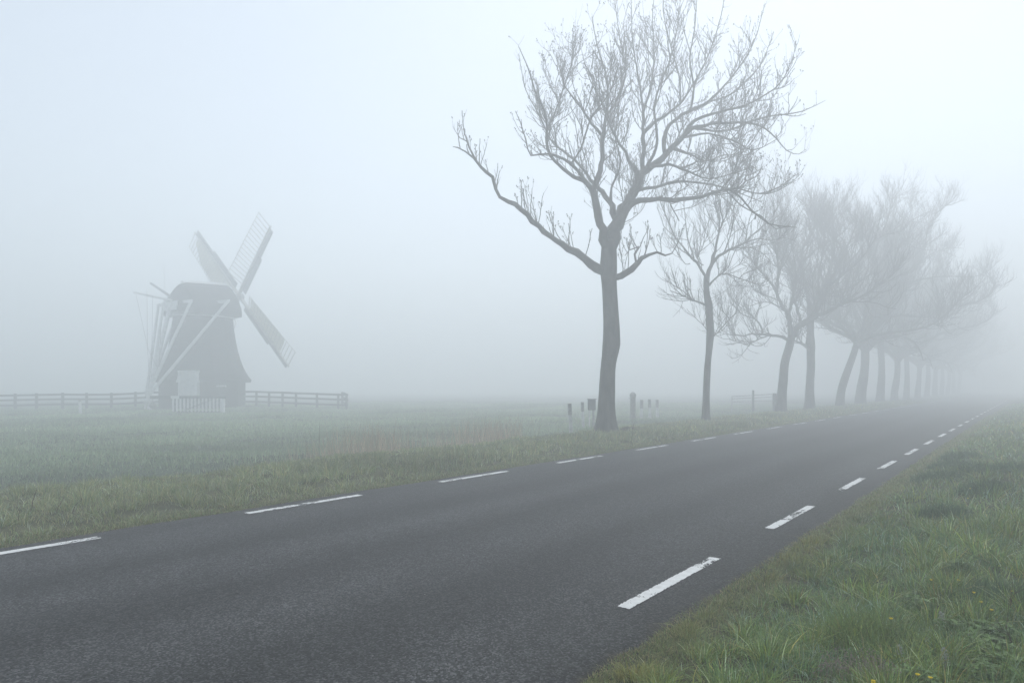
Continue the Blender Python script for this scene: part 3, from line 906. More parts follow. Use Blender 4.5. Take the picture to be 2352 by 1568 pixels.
T2_LIMBS = [
    ('A', None, c5((578, 1010, 46), (565, 950, 32), (520, 880, 28), (480, 810, 27), (430, 765, 22), (340, 650, 16), (270, 560, 12), (200, 400, 8), (120, 220, 5), (90, 80, 3)), -0.8),
    ('A2', 'A', c5((450, 790, 20), (430, 700, 17), (385, 560, 12), (370, 400, 9), (350, 200, 6), (370, 20, 3)), 1.4),
    ('A3', 'A', c5((410, 815, 10), (370, 822, 9), (320, 760, 8), (280, 690, 6), (230, 640, 4)), -1.5),
    ('A4', 'A', c5((540, 830, 12), (510, 815, 12), (480, 760, 10), (540, 640, 9), (560, 450, 7), (540, 250, 5), (500, 60, 3)), 1.8),
    ('B', None, c5((580, 1010, 46), (600, 900, 44), (630, 800, 40), (660, 690, 28), (690, 520, 22), (700, 380, 15), (660, 250, 10), (620, 100, 6), (600, -60, 3)), 0.4),
    ('B2', 'B', c5((635, 810, 34), (690, 745, 30), (740, 715, 30), (850, 660, 26), (950, 610, 22), (1050, 510, 14), (1180, 400, 9), (1280, 250, 6), (1330, 80, 3)), 0.8),
    ('B3', 'B2', c5((950, 615, 17), (1080, 570, 12), (1200, 590, 8), (1330, 560, 6), (1450, 600, 3)), -1.5),
    ('B4', 'B2', c5((850, 665, 15), (980, 660, 10), (1100, 700, 8), (1200, 790, 6), (1260, 860, 3)), 1.6),
    ('B5', 'B', c5((690, 525, 16), (740, 400, 14), (800, 280, 10), (860, 130, 7), (880, -60, 4)), -1.5),
    ('B6', 'B2', c5((950, 610, 16), (980, 450, 11), (1020, 300, 8), (1080, 130, 5), (1090, -40, 3)), 1.5),
    ('B7', 'B2', c5((740, 715, 16), (800, 560, 12), (830, 400, 9), (900, 230, 6), (960, 40, 3)), -1.8),
    ('C', None, c5((575, 1228, 30), (530, 1205, 22), (470, 1185, 18), (400, 1155, 14), (330, 1125, 12), (215, 1080, 6)), -0.8),
    ('C2', 'C', c5((440, 1172, 14), (340, 1085, 10), (220, 1010, 8), (140, 950, 4)), 0.4),
    ('D', None, c5((585, 1040, 26), (640, 985, 20), (690, 940, 17), (720, 915, 12), (780, 915, 12), (900, 965, 12), (1000, 995, 9), (1100, 1030, 6), (1200, 1050, 4)), -1.2),
    ('E', None, c5((625, 1545, 12), (680, 1490, 10), (800, 1360, 9), (890, 1270, 5)), 0.4),
    ('E2', None, c5((620, 1545, 9), (690, 1440, 7), (680, 1300, 6), (700, 1130, 3)), -0.6),
    ('E3', None, c5((600, 1520, 9), (560, 1440, 7), (490, 1370, 6), (380, 1265, 3)), 0.6),
]
traced_tree('roadside_tree', 'slim second bare tree of the roadside row, with short shoots sprouting low on its trunk', 29.6, T2_TRUNK, T2_LIMBS, P2, 202, 0.016)

P3 = [dict(f0=0.15, dens=0.8, len=(1.2, 3.2), rad=(0.024, 0.040), n=8, up=0.6, wob=0.2, fwd=1.0, sup=0.35, sides=5, end=0.5),
      dict(end=0.4, f0=0.08, dens=4.8, len=(0.8, 2.6), rad=(0.018, 0.030), n=7, up=1.0, wob=0.16, fwd=0.9, sup=0.5, sides=4),
      dict(f0=0.12, dens=5.0, len=(0.4, 1.25), rad=(0.013, 0.018), n=4, up=0.9, wob=0.09, fwd=1.0, sup=0.4, sides=3),
      dict(f0=0.30, dens=2.2, len=(0.2, 0.5), rad=(0.011, 0.014), n=3, up=0.5, wob=0.08, fwd=1.1, sup=0.3, sides=3)]
T3_TRUNK = c4((1766, 1125, 80), (1768, 1100, 76), (1786, 900, 70), (1800, 750, 66), (1830, 640, 63), (1845, 580, 60), (1852, 530, 52))
T3_LIMBS = [
    ('A', None, c4((1848, 560, 44), (1832, 450, 38), (1828, 400, 34), (1770, 330, 28), (1742, 240, 24), (1705, 170, 20), (1640, 100, 14), (1560, 0, 9), (1490, -120, 5)), -1.0),
    ('A2', 'A', c4((1830, 400, 24), (1850, 290, 20), (1880, 160, 16), (1870, 0, 12), (1830, -170, 8), (1800, -330, 4)), 1.6),
    ('A3', 'A', c4((1742, 240, 20), (1750, 120, 16), (1740, -40, 12), (1700, -200, 8), (1690, -330, 4)), -2.0),
    ('B', None, c4((1852, 555, 52), (1900, 490, 48), (1990, 425, 48), (2050, 330, 40), (2120, 200, 32), (2180, 60, 24), (2260, -100, 16), (2320, -260, 9), (2340, -380, 5)), 0.5),
    ('B2', 'B', c4((1990, 430, 30), (2080, 390, 28), (2200, 330, 24), (2330, 280, 18), (2450, 210, 12), (2560, 120, 7), (2650, 20, 4)), -2.5),
    ('B3', 'B', c4((1930, 465, 24), (1900, 380, 22), (1860, 260, 18), (1880, 100, 14), (1960, -60, 10), (1980, -240, 6), (1960, -380, 4)), 2.0),
    ('B4', 'B', c4((2050, 330, 26), (2040, 200, 22), (2060, 40, 16), (2090, -130, 11), (2100, -330, 6)), 2.0),
    ('B5', 'B', c4((2125, 195, 22), (2230, 100, 17), (2350, 0, 12), (2440, -120, 8), (2490, -240, 4)), -1.6),
    ('C', None, c4((1838, 600, 26), (1780, 562, 22), (1740, 555, 21), (1640, 545, 21), (1560, 540, 14), (1480, 555, 8), (1400, 535, 5)), -1.0),
    ('C2', 'C', c4((1635, 545, 18), (1622, 480, 13), (1580, 430, 11), (1480, 390, 8), (1400, 310, 5)), 0.8),
]
traced_tree('roadside_tree', 'leaning third bare tree of the row, with a long low horizontal limb', 39.4, T3_TRUNK, T3_LIMBS, P3, 303)

T4_TRUNK = c4((1980, 1110, 80), (1980, 1085, 74), (1985, 900, 62), (1992, 780, 62), (1990, 700, 60), (1992, 620, 62), (1988, 540, 54), (1988, 450, 56), (1990, 380, 52))
T4_LIMBS = [
    ('A', None, c4((1990, 420, 46), (1975, 320, 40), (1960, 200, 32), (1920, 60, 24), (1860, -100, 16), (1820, -280, 8), (1800, -420, 4)), 1.0),
    ('B', None, c4((1992, 410, 46), (2030, 300, 40), (2090, 180, 34), (2140, 30, 26), (2160, -150, 18), (2150, -330, 10), (2160, -480, 5)), -0.8),
    ('B2', 'B', c4((2090, 180, 26), (2200, 80, 20), (2320, -40, 14), (2420, -180, 9), (2470, -300, 4)), 1.8),
    ('B3', 'B', c4((2040, 290, 26), (2180, 230, 20), (2330, 170, 14), (2470, 60, 8), (2560, -60, 4)), -2.2),
    ('B4', 'B', c4((2140, 30, 20), (2060, -120, 14), (2020, -300, 9), (2010, -480, 4)), 2.0),
    ('A2', 'A', c4((1960, 200, 24), (1860, 110, 18), (1760, -20, 12), (1680, -170, 7), (1640, -280, 4)), -1.6),
    ('C', None, c4((1985, 660, 30), (1950, 630, 24), (1915, 606, 19), (1870, 590, 12), (1830, 540, 6), (1810, 470, 4)), -0.8),
]
traced_tree('roadside_tree', 'fourth bare tree, straight trunk close behind the leaning third tree', 43.5, T4_TRUNK, T4_LIMBS, P3, 404)


def vase_tree(name, label, x, y, seed, hfork, r0, lean, H, spread, nl, group, road_side):
    """an upright tree: trunk forking into limbs that fan out; road_side pulls the crown towards the road"""
    rg = np.random.default_rng(seed)
    z = gz(x, y)
    root = empty(name, (x, y, z), label, 'tree', group)
    lx, ly = lean
    ts = np.linspace(0, 1, 6)
    tl = np.array([[x + lx * t ** 1.4 + 0.10 * math.sin(5 * t + seed), y + ly * t ** 1.4, z - 0.15 + (hfork + 0.15) * t, r0 * (1 - 0.25 * t) * (1 + 0.06 * math.sin(9 * t + seed))] for t in ts])
    add_trunk(root, rg, smooth_line(tl, 0.2))
    top = tl[-1, :3]
    tot = 0
    pa = [dict(q) for q in P3]
    pa[0].update(dens=0.9, len=(1.4, 4.0)); pa[1].update(dens=4.3, len=(0.8, 2.5)); pa[2].update(dens=3.9, rad=(0.018, 0.023)); pa[3].update(dens=1.6, rad=(0.015, 0.018))
    cen = top + np.array([CT, -ST, 0]) * road_side * 4.0 + UP * (H - hfork) * 0.42
    axs = np.array([spread, spread, (H - hfork) * 0.60])
    for q in range(nl):
        a = 2 * math.pi * (q + rg.uniform(-0.3, 0.3)) / nl
        out = np.array([math.cos(a), math.sin(a), 0.0])
        out = unit(out + np.array([CT, -ST, 0]) * road_side)
        el = [0.45, 1.3, 0.8, 2.2][q % 4] * rg.uniform(0.8, 1.2)
        dirs = unit(out + UP * el)
        cur = top - UP * 0.25 * (q % 3)
        line = [cur]
        bend = rg.normal(0, 0.10, 3)
        for i in range(26):
            if i % 5 == 0: bend = rg.normal(0, 0.13, 3)
            dirs = unit(dirs + bend + UP * (0.05 if dirs[2] < 0.8 else 0.0) + out * 0.02)
            cur = cur + dirs * 0.55
            if i > 5 and np.linalg.norm((cur - cen) / axs) > 0.92: break
            line.append(cur)
        n_ = len(line)
        main = np.array([np.append(c_, max(0.014, r0 * 0.5 * (1 - i / n_) ** 0.9)) for i, c_ in enumerate(line)])
        tot += add_limb(root, rg, smooth_line(main, 0.3), pa, 0.0, 0.05, 7, (cen, axs))
    print('vase tree twigs', tot)
    return root


ROW_P = -11.37
GRP = 'trees in the row along the road'


def row_xy(dx, Y=None):
    """where the tree row meets the column dx"""
    kx = (dx * K - 512) / F
    Y = ROW_P / (kx * CT - ST)
    return kx * Y, Y


FAR = [(1930, 'fifth tree of the row, its trunk leaning towards the road'), (1978, 'sixth tree of the row, thick straight trunk with a low fork'),
       (2022, 'seventh tree of the row, straight pale trunk in the fog'), (2055, 'eighth tree of the row, between two paler trunks in the fog'),
       (2082, 'ninth tree of the row, faint forked trunk in the fog'), (2108, 'tenth tree of the row, faint grey trunk in the fog'),
       (2129, 'eleventh tree of the row, barely visible trunk in the fog'), (2147, 'twelfth tree of the row, nearly lost in the fog'),
       (2163, 'thirteenth tree of the row, nearly dissolved in the fog'), (2177, 'fourteenth tree of the row, a ghostly shape in the fog'),
       (2190, 'fifteenth tree of the row, a last hint of grey in the fog'), (2202, 'farthest tree of the row, swallowed by the fog')]
protos = []
SPEC = [(5.0, 0.30, (1.0, -0.5), 17.0, 8.0, 12), (4.8, 0.40, (0.3, -0.1), 18.0, 9.0, 13), (6.2, 0.34, (0.2, 0.2), 17.5, 8.5, 12)]
for j, (dx, lab) in enumerate(FAR):
    x, y = row_xy(dx)
    if j < 3:
        hf, r0, ln, H, sp, nl = SPEC[j]
        protos.append(vase_tree('roadside_tree', lab, x, y, 500 + j, hf, r0, ln, H, sp, nl, GRP, 0.40))
    else:
        o = copy_tree(protos[[2, 1][j % 2]])
        o.location = (x, y, gz(x, y))
        o.rotation_euler = (0, 0, [0.5, -0.6, 0.9, -0.3, 0.2][j % 5])
        sc = [0.92, 0.86, 0.96, 0.90][j % 4]
        o.scale = (sc * 0.95, sc * 0.95, sc)
        o['label'] = lab

# ------------------------------------------------------------------ windmill
mx_, my_ = MILL
mz = gz(mx_, my_)
mill = empty('windmill', (mx_, my_, mz), 'thatched smock mill with four pale lattice sails standing on the meadow in the fog', 'windmill')
NV = np.array([math.cos(R(54)), math.sin(R(54)), 0.0])       # the way the cap faces
EV = np.array([NV[1], -NV[0], 0.0])
MC = np.array([mx_, my_, 0.0])


def octa(r, z, ph=22.5, n=8, soft=0.10):
    """octagon with softened corners"""
    out = []
    for q in range(n):
        a = R(ph + q * 45)
        for da in (-soft, soft):
            out.append([mx_ + r * math.cos(a + da), my_ + r * math.sin(a + da), z])
    return np.array(out)


PH = 29.8
MB().rings([octa(3.20, mz - 0.3, PH, soft=0.02), octa(3.20, 1.98, PH, soft=0.02)]).build('base_wall', M_BRICK, mill)
prof = [(1.90, 3.50), (1.86, 3.58), (2.06, 3.64), (2.35, 3.40), (2.75, 3.18), (3.2, 2.97), (3.7, 2.80), (4.4, 2.60), (5.24, 2.44), (6.1, 2.31), (7.05, 2.20)]
MB().rings([octa(r, z, PH, soft=0.14) for z, r in prof]).build('thatched_body', M_THATCH, mill)
MB().rings([octa(r, z, PH, soft=0.3) for z, r in [(7.02, 2.30), (7.02, 2.45), (7.22, 2.45), (7.22, 2.30)]]).build('curb', M_PALE, mill)

# cap: loft along the axis
caps = []
for tpos, hw, zb, zt in [(-2.75, 1.25, 7.35, 8.05), (-2.45, 1.75, 7.2, 8.75), (-1.9, 2.2, 7.12, 9.55), (-1.6, 2.3, 7.1, 9.72), (0.0, 2.5, 7.08, 9.80), (1.6, 2.3, 7.08, 9.86), (1.95, 2.2, 7.1, 9.88), (2.2, 1.95, 7.15, 9.4), (2.4, 1.6, 7.2, 9.0)]:
    ring = []
    for u, q in [(-1.0, 0.0), (-1.0, 0.16), (-0.95, 0.34), (-0.76, 0.60), (-0.42, 0.87), (-0.12, 0.985), (0.12, 0.985), (0.42, 0.87), (0.76, 0.60), (0.95, 0.34), (1.0, 0.16), (1.0, 0.0)]:
        ring.append(MC + NV * tpos + EV * hw * u + UP * (zb + (zt - zb) * q))
    caps.append(np.array(ring))
cap = MB().rings(caps).build('cap', M_THATCH, mill, False)
MB().tube([MC + NV * -1.75 + UP * 9.66, MC + NV * 0 + UP * 9.80, MC + NV * 2.0 + UP * 9.90], [0.2, 0.2, 0.2], 6).build('ridge_capping', M_WHITE, cap)
MB().box(MC + NV * -2.72 + UP * 7.75, (0.10, 2.2, 0.7), (NV, EV, UP)).build('rear_boarding', M_PALE, cap)
MB().box(MC + NV * 2.40 + UP * 8.1, (0.10, 2.4, 1.3), (NV, EV, UP)).build('front_boarding', M_SAILB, cap)

tilt = R(11)
AX = unit(NV * math.cos(tilt) + UP * math.sin(tilt))
VV = unit(UP * math.cos(tilt) - NV * math.sin(tilt))
HUB = MC + NV * 3.15 + UP * 9.05
MB().tube([HUB - AX * 1.6, HUB + AX * 0.35], [0.24, 0.28], 10).build('windshaft', M_SAILB, mill)
SL = 7.9
for q in range(4):
    a = R(40 + 90 * q)
    d = EV * math.cos(a) + VV * math.sin(a)
    w = -EV * math.sin(a) + VV * math.cos(a)
    off = AX * (0.12 if q % 2 else -0.12)
    h0 = HUB + off
    st = MB().tube([h0 + d * 0.0, h0 + d * SL * 0.5, h0 + d * SL], [0.15, 0.13, 0.08], 4).build('sail', M_SAILW, mill)
    la = MB()

    def tw(r, ww):
        """the lattice is twisted: steep near the hub, flat at the tip"""
        tt = R(22 - 20 * r / SL)
        return h0 + d * r + (w * math.cos(tt) - AX * math.sin(tt)) * ww
    nb = 17
    for b in range(nb):
        r = 1.45 + (SL - 0.12 - 1.45) * b / (nb - 1)
        la.bar(tw(r, -0.1), tw(r, 1.68), 0.065, 0.035, AX)
    for ww in (1.66,):
        for b in range(6):
            ra = 1.40 + (SL - 1.45) * b / 6; rb = 1.40 + (SL - 1.45) * (b + 1) / 6
            la.bar(tw(ra, ww) + AX * 0.03, tw(rb, ww) + AX * 0.03, 0.05, 0.03, AX)
    la.build('lattice', M_SAILW, st)
    wb = MB()
    for r1_, r2_, wd in ((0.95, 4.9, 0.55), (4.95, SL - 0.25, 0.36)):
        c_ = h0 + d * (r1_ + r2_) / 2 - w * (wd / 2 + 0.09) + AX * 0.05
        wb.box(c_, (r2_ - r1_, wd, 0.05), (d, w, AX))
    wb.build('wind_board', M_SAILB, st)
    if q in (1, 3):
        g = []; nr = 10
        rend = SL * (0.80 if q == 3 else 0.93)
        for b in range(nr + 1):
            r = 1.5 + (rend - 1.5) * b / nr
            g.append([tw(r, 0.05) + AX * 0.07, tw(r, 0.85) + AX * 0.12, tw(r, 1.60 - (0.9 * max(0, b - 7) / 3 if q == 1 else 0)) + AX * 0.07])
        V = np.array(g).reshape(-1, 3)
        V2 = V + AX * 0.012
        fs = []
        for b in range(nr):
            for u in range(2):
                i0 = b * 3 + u
                fs.append((i0, i0 + 1, i0 + 4, i0 + 3)); fs.append(tuple(len(V) + z_ for z_ in (i0 + 3, i0 + 4, i0 + 1, i0)))
        MB().add(np.vstack([V, V2]), fs).build('sail_cloth', M_CLOTH, st)


def cm(cx, cy, Y):
    return at((300 + cx / 2.704) * 0.91875, (480 + cy / 2.704) * 0.91875, Y)


tail = MC - NV * 4.8 + EV * 0.8; tail[2] = mz + 0.7
sp_f = MC + NV * 0.0 + UP * 8.16
sp_b = MC - NV * 2.35 + UP * 8.0
MB().bar(sp_f - EV * 3.65, sp_f + EV * 3.65, 0.2, 0.22).build('cross_beam', M_PALE, mill)
MB().bar(sp_b - EV * 2.5, sp_b + EV * 2.5, 0.2, 0.22).build('cross_beam', M_PALE, mill)
MB().tube([sp_f + EV * 3.6, tail + EV * 0.15 + UP * 0.35], [0.12, 0.12], 8).build('tail_brace', M_PALE, mill)
MB().tube([sp_b + EV * 2.45, tail + EV * 0.12 + UP * 0.5], [0.11, 0.11], 8).build('tail_brace', M_PALE, mill)
MB().tube([sp_f - EV * 3.6, tail - EV * 0.15 + UP * 0.35], [0.12, 0.12], 8).build('tail_brace', M_PALE, mill)
MB().tube([sp_b - EV * 2.45, tail - EV * 0.12 + UP * 0.5], [0.11, 0.11], 8).build('tail_brace', M_PALE, mill)
MB().tube([MC - NV * 2.6 + UP * 8.0, tail], [0.17, 0.14], 8).build('tail_pole', M_PALE, mill)
MB().tube([cm(90, 675, 50.8), cm(375, 735, 52.9)], [0.06, 0.10], 8).build('brake_lever', M_PALE, mill)
MB().tube([cm(205, 612, 52.0), cm(345, 706, 53.4)], [0.085, 0.12], 8).build('spindle_pole', M_SAILB, mill)
MB().tube([cm(294, 490, 53.2), cm(306, 690, 53.2)], [0.018, 0.025], 6).build('thin_rod', M_PALE, mill)
MB().box(cm(322, 758, 53.2), (0.45, 0.4, 0.75), (NV, EV, UP), 0.02).build('rear_box', M_PALE, mill)
MB().bar(cm(298, 792, 52.9), cm(372, 796, 53.4), 0.25, 0.06).build('rear_platform', M_PALE, mill)
for a_, b_ in [((108, 690), (190, 1060), ), ((190, 1060), (255, 1190)), ((182, 668), (186, 1050)), ((186, 1050), (200, 1290)), ((222, 690), (210, 1290)), ((286, 770), (262, 1200))]:
    MB().tube([cm(*a_, 51.0), cm(*b_, 51.0)], [0.014, 0.014], 5, True).build('rope', M_ROPE, mill)
MB().tube([cm(292, 770, 52.0), cm(215, 1285, 51.3)], [0.10, 0.10], 8).build('far_tail_brace', M_PALE, mill)
wn = MB()
for q in range(5):
    a = R(q * 36)
    dd = np.array([0.3 * math.cos(a), -0.2 * math.cos(a), math.sin(a)]); dd = unit(dd)
    wn.bar(tail + EV * 0.32 - dd * 0.75, tail + EV * 0.32 + dd * 0.75, 0.07, 0.05, EV)
wn.tube([tail - EV * 0.4, tail + EV * 0.42], [0.16, 0.16], 10)
for sgn in (-1, 1):
    wn.bar(tail + EV * sgn * 0.25 + UP * 0.1, tail + EV * sgn * 0.35 - UP * 0.65, 0.1, 0.1)
wn.build('capstan_wheel', M_PALE, mill)

# white door in a small white dormer, and a shuttered window
def face(ang):
    n_ = np.array([math.cos(R(ang)), math.sin(R(ang)), 0.0])
    return n_, np.array([-n_[1], n_[0], 0.0])


FN, FT = face(277.3)
def fp(lat, out_, z): return MC + FN * out_ + FT * lat + UP * z
DW, DT, DB = 1.06, 2.62, 0.60
df = MB()
for sgn in (-1, 1):
    df.box(fp(sgn * (DW / 2 + 0.07), 3.26, (DT + DB) / 2), (0.14, 0.9, DT - DB), (FT, FN, UP), 0.01)
df.box(fp(0, 3.26, DT + 0.06), (DW + 0.36, 0.98, 0.12), (FT, FN, UP), 0.01)
for sgn in (-1, 1):
    ps_ = [(0.60, 2.60), (0.84, 1.86), (0.60, 1.86)]
    fr = np.array([fp(sgn * u, 3.68, z_) for u, z_ in ps_]); bk = fr - FN * 0.5
    df.add(np.vstack([fr, bk]), [(0, 1, 2), (3, 5, 4), (0, 3, 4, 1), (1, 4, 5, 2), (2, 5, 3, 0)])
df.build('door_surround', M_WHITE, mill)
dr = MB()
for b in range(5):
    dr.box(fp(-DW / 2 + DW * (b + 0.5) / 5, 3.56, (DT + DB) / 2), (DW / 5 - 0.012, 0.06, DT - DB - 0.02), (FT, FN, UP))
dro = dr.build('door', M_WHITE, mill)
MB().box(fp(0, 3.27, (DB + mz) / 2 - 0.1), (DW + 0.5, 0.95, DB - mz + 0.2), (FT, FN, UP), 0.02).build('doorstep', M_BRICK, mill)
MB().tube([fp(0.42, 3.59, DB + 1.0), fp(0.42, 3.64, DB + 1.0), fp(0.30, 3.64, DB + 1.0)], [0.015] * 3, 6).build('handle', M_BEAM, dro)
FN, FT = face(322.3)
wf = MB(); ww_, wh_ = 0.62, 0.70; wl, wz = -0.15, 1.15
wf.box(fp(wl, 2.99, wz + wh_ / 2 + 0.07), (ww_ + 0.2, 0.12, 0.14), (FT, FN, UP))
wfo = wf.build('lintel', M_WHITE, mill)
MB().box(fp(wl, 2.975, wz), (ww_ - 0.05, 0.03, wh_), (FT, FN, UP)).build('shutter', M_BEAM, mill)

# ------------------------------------------------------------------ fences, gates and posts
def fence(label, pts, rails, post_w=0.15, top=1.22):
    """pts: list of (column, depth); a rail fence along them"""
    P3d = []
    for dx, Y in pts:
        x = (dx * K - 512) / F * Y
        P3d.append((x, Y, gz(x, Y)))
    o = empty('rail_fence', P3d[0], label, 'fence', 'timber rail fences round the mill')
    for (x, y, z) in P3d:
        MB().box((x, y, z - 0.2 + (top + 0.28) / 2), (post_w, post_w, top + 0.28), None, 0.01).build('post', M_RAIL, o)
    for h in rails:
        m = MB()
        for a_, b_ in zip(P3d[:-1], P3d[1:]):
            d_ = np.array(b_) - np.array(a_); d_ /= np.linalg.norm(d_)
            sd = np.cross(d_, UP) * 0.10 if True else 0
            m.bar(np.array(a_) + UP * h + sd, np.array(b_) + UP * h + sd, 0.05, 0.15)
        m.build('rail', M_RAIL, o)
    return o


fence('long timber rail fence running from the picture edge to the mill', [(-80, 52), (-22, 52.3), (35, 52.6), (84, 53), (144, 53.5), (199, 54), (256, 54.5), (311, 55), (345, 55.5), (375, 57)], (0.40, 0.80, 1.16))
fence('short timber rail fence ending in a corner on the sail side of the mill', [(552, 56.0), (589, 55.5), (618, 55.2), (649, 54.9), (680, 54.6), (728, 54.2), (777, 53.8), (796, 53.6), (786, 58.5)], (0.42, 0.84, 1.22))

# white swing gate with a dark balance beam
gY = 46.3
gb = at(455, 940, gY); ggz = gz(gb[0], gY)
gate = empty('yard_gate', (gb[0], gY, ggz), 'white paling gate under a long dark beam in front of the mill', 'gate')
def gx(dx): return (dx * K - 512) / F * gY
zt = CAM_H + (HOR - 911.5) * K / F * gY
MB().box(((gx(346) + gx(519)) / 2, gY, zt), (gx(519) - gx(346), 0.20, 0.21), None, 0.02).build('balance_beam', M_BEAM, gate)
zb_ = CAM_H + (HOR - 944) * K / F * gY
MB().box(((gx(398) + gx(512)) / 2, gY - 0.02, zb_), (gx(512) - gx(398), 0.09, 0.10), None, 0.01).build('bottom_rail', M_BEAM, gate)
for q in range(14):
    xx = gx(399.5) + (gx(509) - gx(399.5)) * q / 13
    MB().box((xx, gY - 0.10, (zt + zb_) / 2 - 0.04), (0.125, 0.03, zt - zb_ - 0.06), None, 0.006).build('paling', M_WHITE, gate)
MB().bar((gx(424), gY - 0.15, zb_ + 0.05), (gx(490), gY - 0.15, zt - 0.14), 0.03, 0.09, (0, 1, 0)).build('diagonal_brace', M_BEAM, gate)
MB().box((gx(404), gY - 0.13, zt + 0.01), (0.55, 0.06, 0.19), None, 0.01).build('white_plate', M_WHITE, gate)
MB().box((gx(402), gY + 0.16, (zt + ggz) / 2 - 0.15), (0.18, 0.18, zt - ggz + 0.1), None, 0.01).build('hinge_post', M_BEAM, gate)
MB().box((gx(516), gY - 0.22, (zt - 0.1 + ggz) / 2 - 0.15), (0.19, 0.19, zt - 0.1 - ggz + 0.3), None, 0.02).build('latch_post', M_WHITE, gate)
cw = at(351, 930, gY)
m = MB()
rings = []
for q in range(9):
    a = -math.pi / 2 + math.pi * (q + 0.02) / 8.04
    rr = 0.215 * math.cos(a)
    rings.append(np.array([[cw[0] + rr * math.cos(b), gY + rr * math.sin(b), cw[2] + 0.20 * math.sin(a)] for b in np.arange(14) * 2 * math.pi / 14]))
m.rings(rings)
m.tube([cw + UP * 0.18, (cw[0], gY, zt - 0.1)], [0.02, 0.02], 6)
m.build('counterweight', M_CONC, gate, True)


def post(name, label, dx, dtop, Y, w, mt, cat='post', group=None, cap=None, body=None, capm=None, rnd=False):
    x = (dx * K - 512) / F * Y; z0 = gz(x, Y); zt_ = CAM_H + (HOR - dtop) * K / F * Y
    o = empty(name, (x, Y, z0), label, cat, group)
    return o, x, z0, zt_


def bollard(label, dx, dtop, Y, w, dark_frac, lean=0.0, group='short posts by the field entrance'):
    o, x, z0, zt_ = post('marker_post', label, dx, dtop, Y, w, None, 'post', group)
    zm = z0 + (zt_ - z0) * (1 - dark_frac)
    ax = (unit(np.array([1, 0, -lean])), np.array([0, 1.0, 0]), unit(np.array([lean, 0, 1.0])))
    c1 = np.array([x, Y, z0]) + ax[2] * ((zm - z0) / 2 - 0.1)
    MB().box(c1, (w, w, zm - z0 + 0.2), ax, 0.008).build('white_shaft', M_PALE, o)
    c2 = np.array([x, Y, z0]) + ax[2] * ((zm - z0) + (zt_ - zm) / 2)
    MB().box(c2, (w * 1.06, w * 1.06, zt_ - zm), ax, 0.012).build('dark_top', M_GREYWOOD, o)
    return o


bollard('white post with a grey top, nearest to the big tree trunk and the road', 1312, 925, 24.4, 0.125, 0.34, -0.05)
bollard('white post with a grey top standing next to the dark box', 1339.5, 922, 29.6, 0.12, 0.36, -0.03)
bollard('grey topped short post, first of three beside the tall gate post', 1473, 917, 38.0, 0.15, 0.42, 0.02)
bollard('grey topped short post, middle one of three beside the tall gate post', 1493, 916, 38.5, 0.145, 0.42, -0.03)
bollard('grey topped short post, farthest from the tall gate post', 1510.5, 917, 39.5, 0.145, 0.42, -0.03)
bollard('white marker post standing alone in the meadow before the long fence', 185, 917, 45.5, 0.13, 0.12, -0.06)

# tall concrete gate post with a pointed top
o, x, z0, zt_ = post('gate_post', 'tall pale gate post with a pointed cap and a hinge pin', 1453.5, 905, 35.5, 0.25, None, 'post')
MB().box((x, 35.5, (z0 + zt_) / 2 - 0.1), (0.25, 0.25, zt_ - z0 + 0.2), None, 0.015).build('shaft', M_CONC, o)
w_ = 0.145
MB().rings([np.array([[x - w_, 35.5 - w_, zt_ - 0.12], [x + w_, 35.5 - w_, zt_ - 0.12], [x + w_, 35.5 + w_, zt_ - 0.12], [x - w_, 35.5 + w_, zt_ - 0.12]]),
            np.array([[x - w_, 35.5 - w_, zt_ + 0.02], [x + w_, 35.5 - w_, zt_ + 0.02], [x + w_, 35.5 + w_, zt_ + 0.02], [x - w_, 35.5 + w_, zt_ + 0.02]]),
            np.array([[x - 0.05, 35.45, zt_ + 0.13], [x + 0.05, 35.45, zt_ + 0.13], [x + 0.05, 35.55, zt_ + 0.13], [x - 0.05, 35.55, zt_ + 0.13]])]).build('cap', M_GREYWOOD, o)
MB().bar((x - 0.11, 35.46, zt_ - 0.20), (x - 0.21, 35.46, zt_ - 0.20), 0.05, 0.05).build('hinge_pin', M_METAL, o)

# dark box on two legs
bY = 29.9
bx = (1359.0 * K - 512) / F * bY; bz = gz(bx, bY)
bt = CAM_H + (HOR - 916) * K / F * bY; bb = CAM_H + (HOR - 940.5) * K / F * bY
o = empty('letter_box', (bx, bY, bz), 'dark box on two thin legs beside the big tree trunk', 'letter box')
MB().box((bx, bY, (bt + bb) / 2), (0.34, 0.24, bt - bb), None, 0.03).build('box', M_BOX, o)
MB().box((bx, bY - 0.01, bt + 0.012), (0.39, 0.30, 0.03), None, 0.01).build('lid', M_BOX, o)
MB().box((bx - 0.10, bY, (bb + bz) / 2 - 0.1), (0.055, 0.055, bb - bz + 0.22), None, 0.006).build('leg', M_WHITE, o)
MB().box((bx + 0.08, bY + 0.03, (bb + bz) / 2 - 0.1), (0.09, 0.09, bb - bz + 0.22), None, 0.006).build('leg', M_GREYWOOD, o)

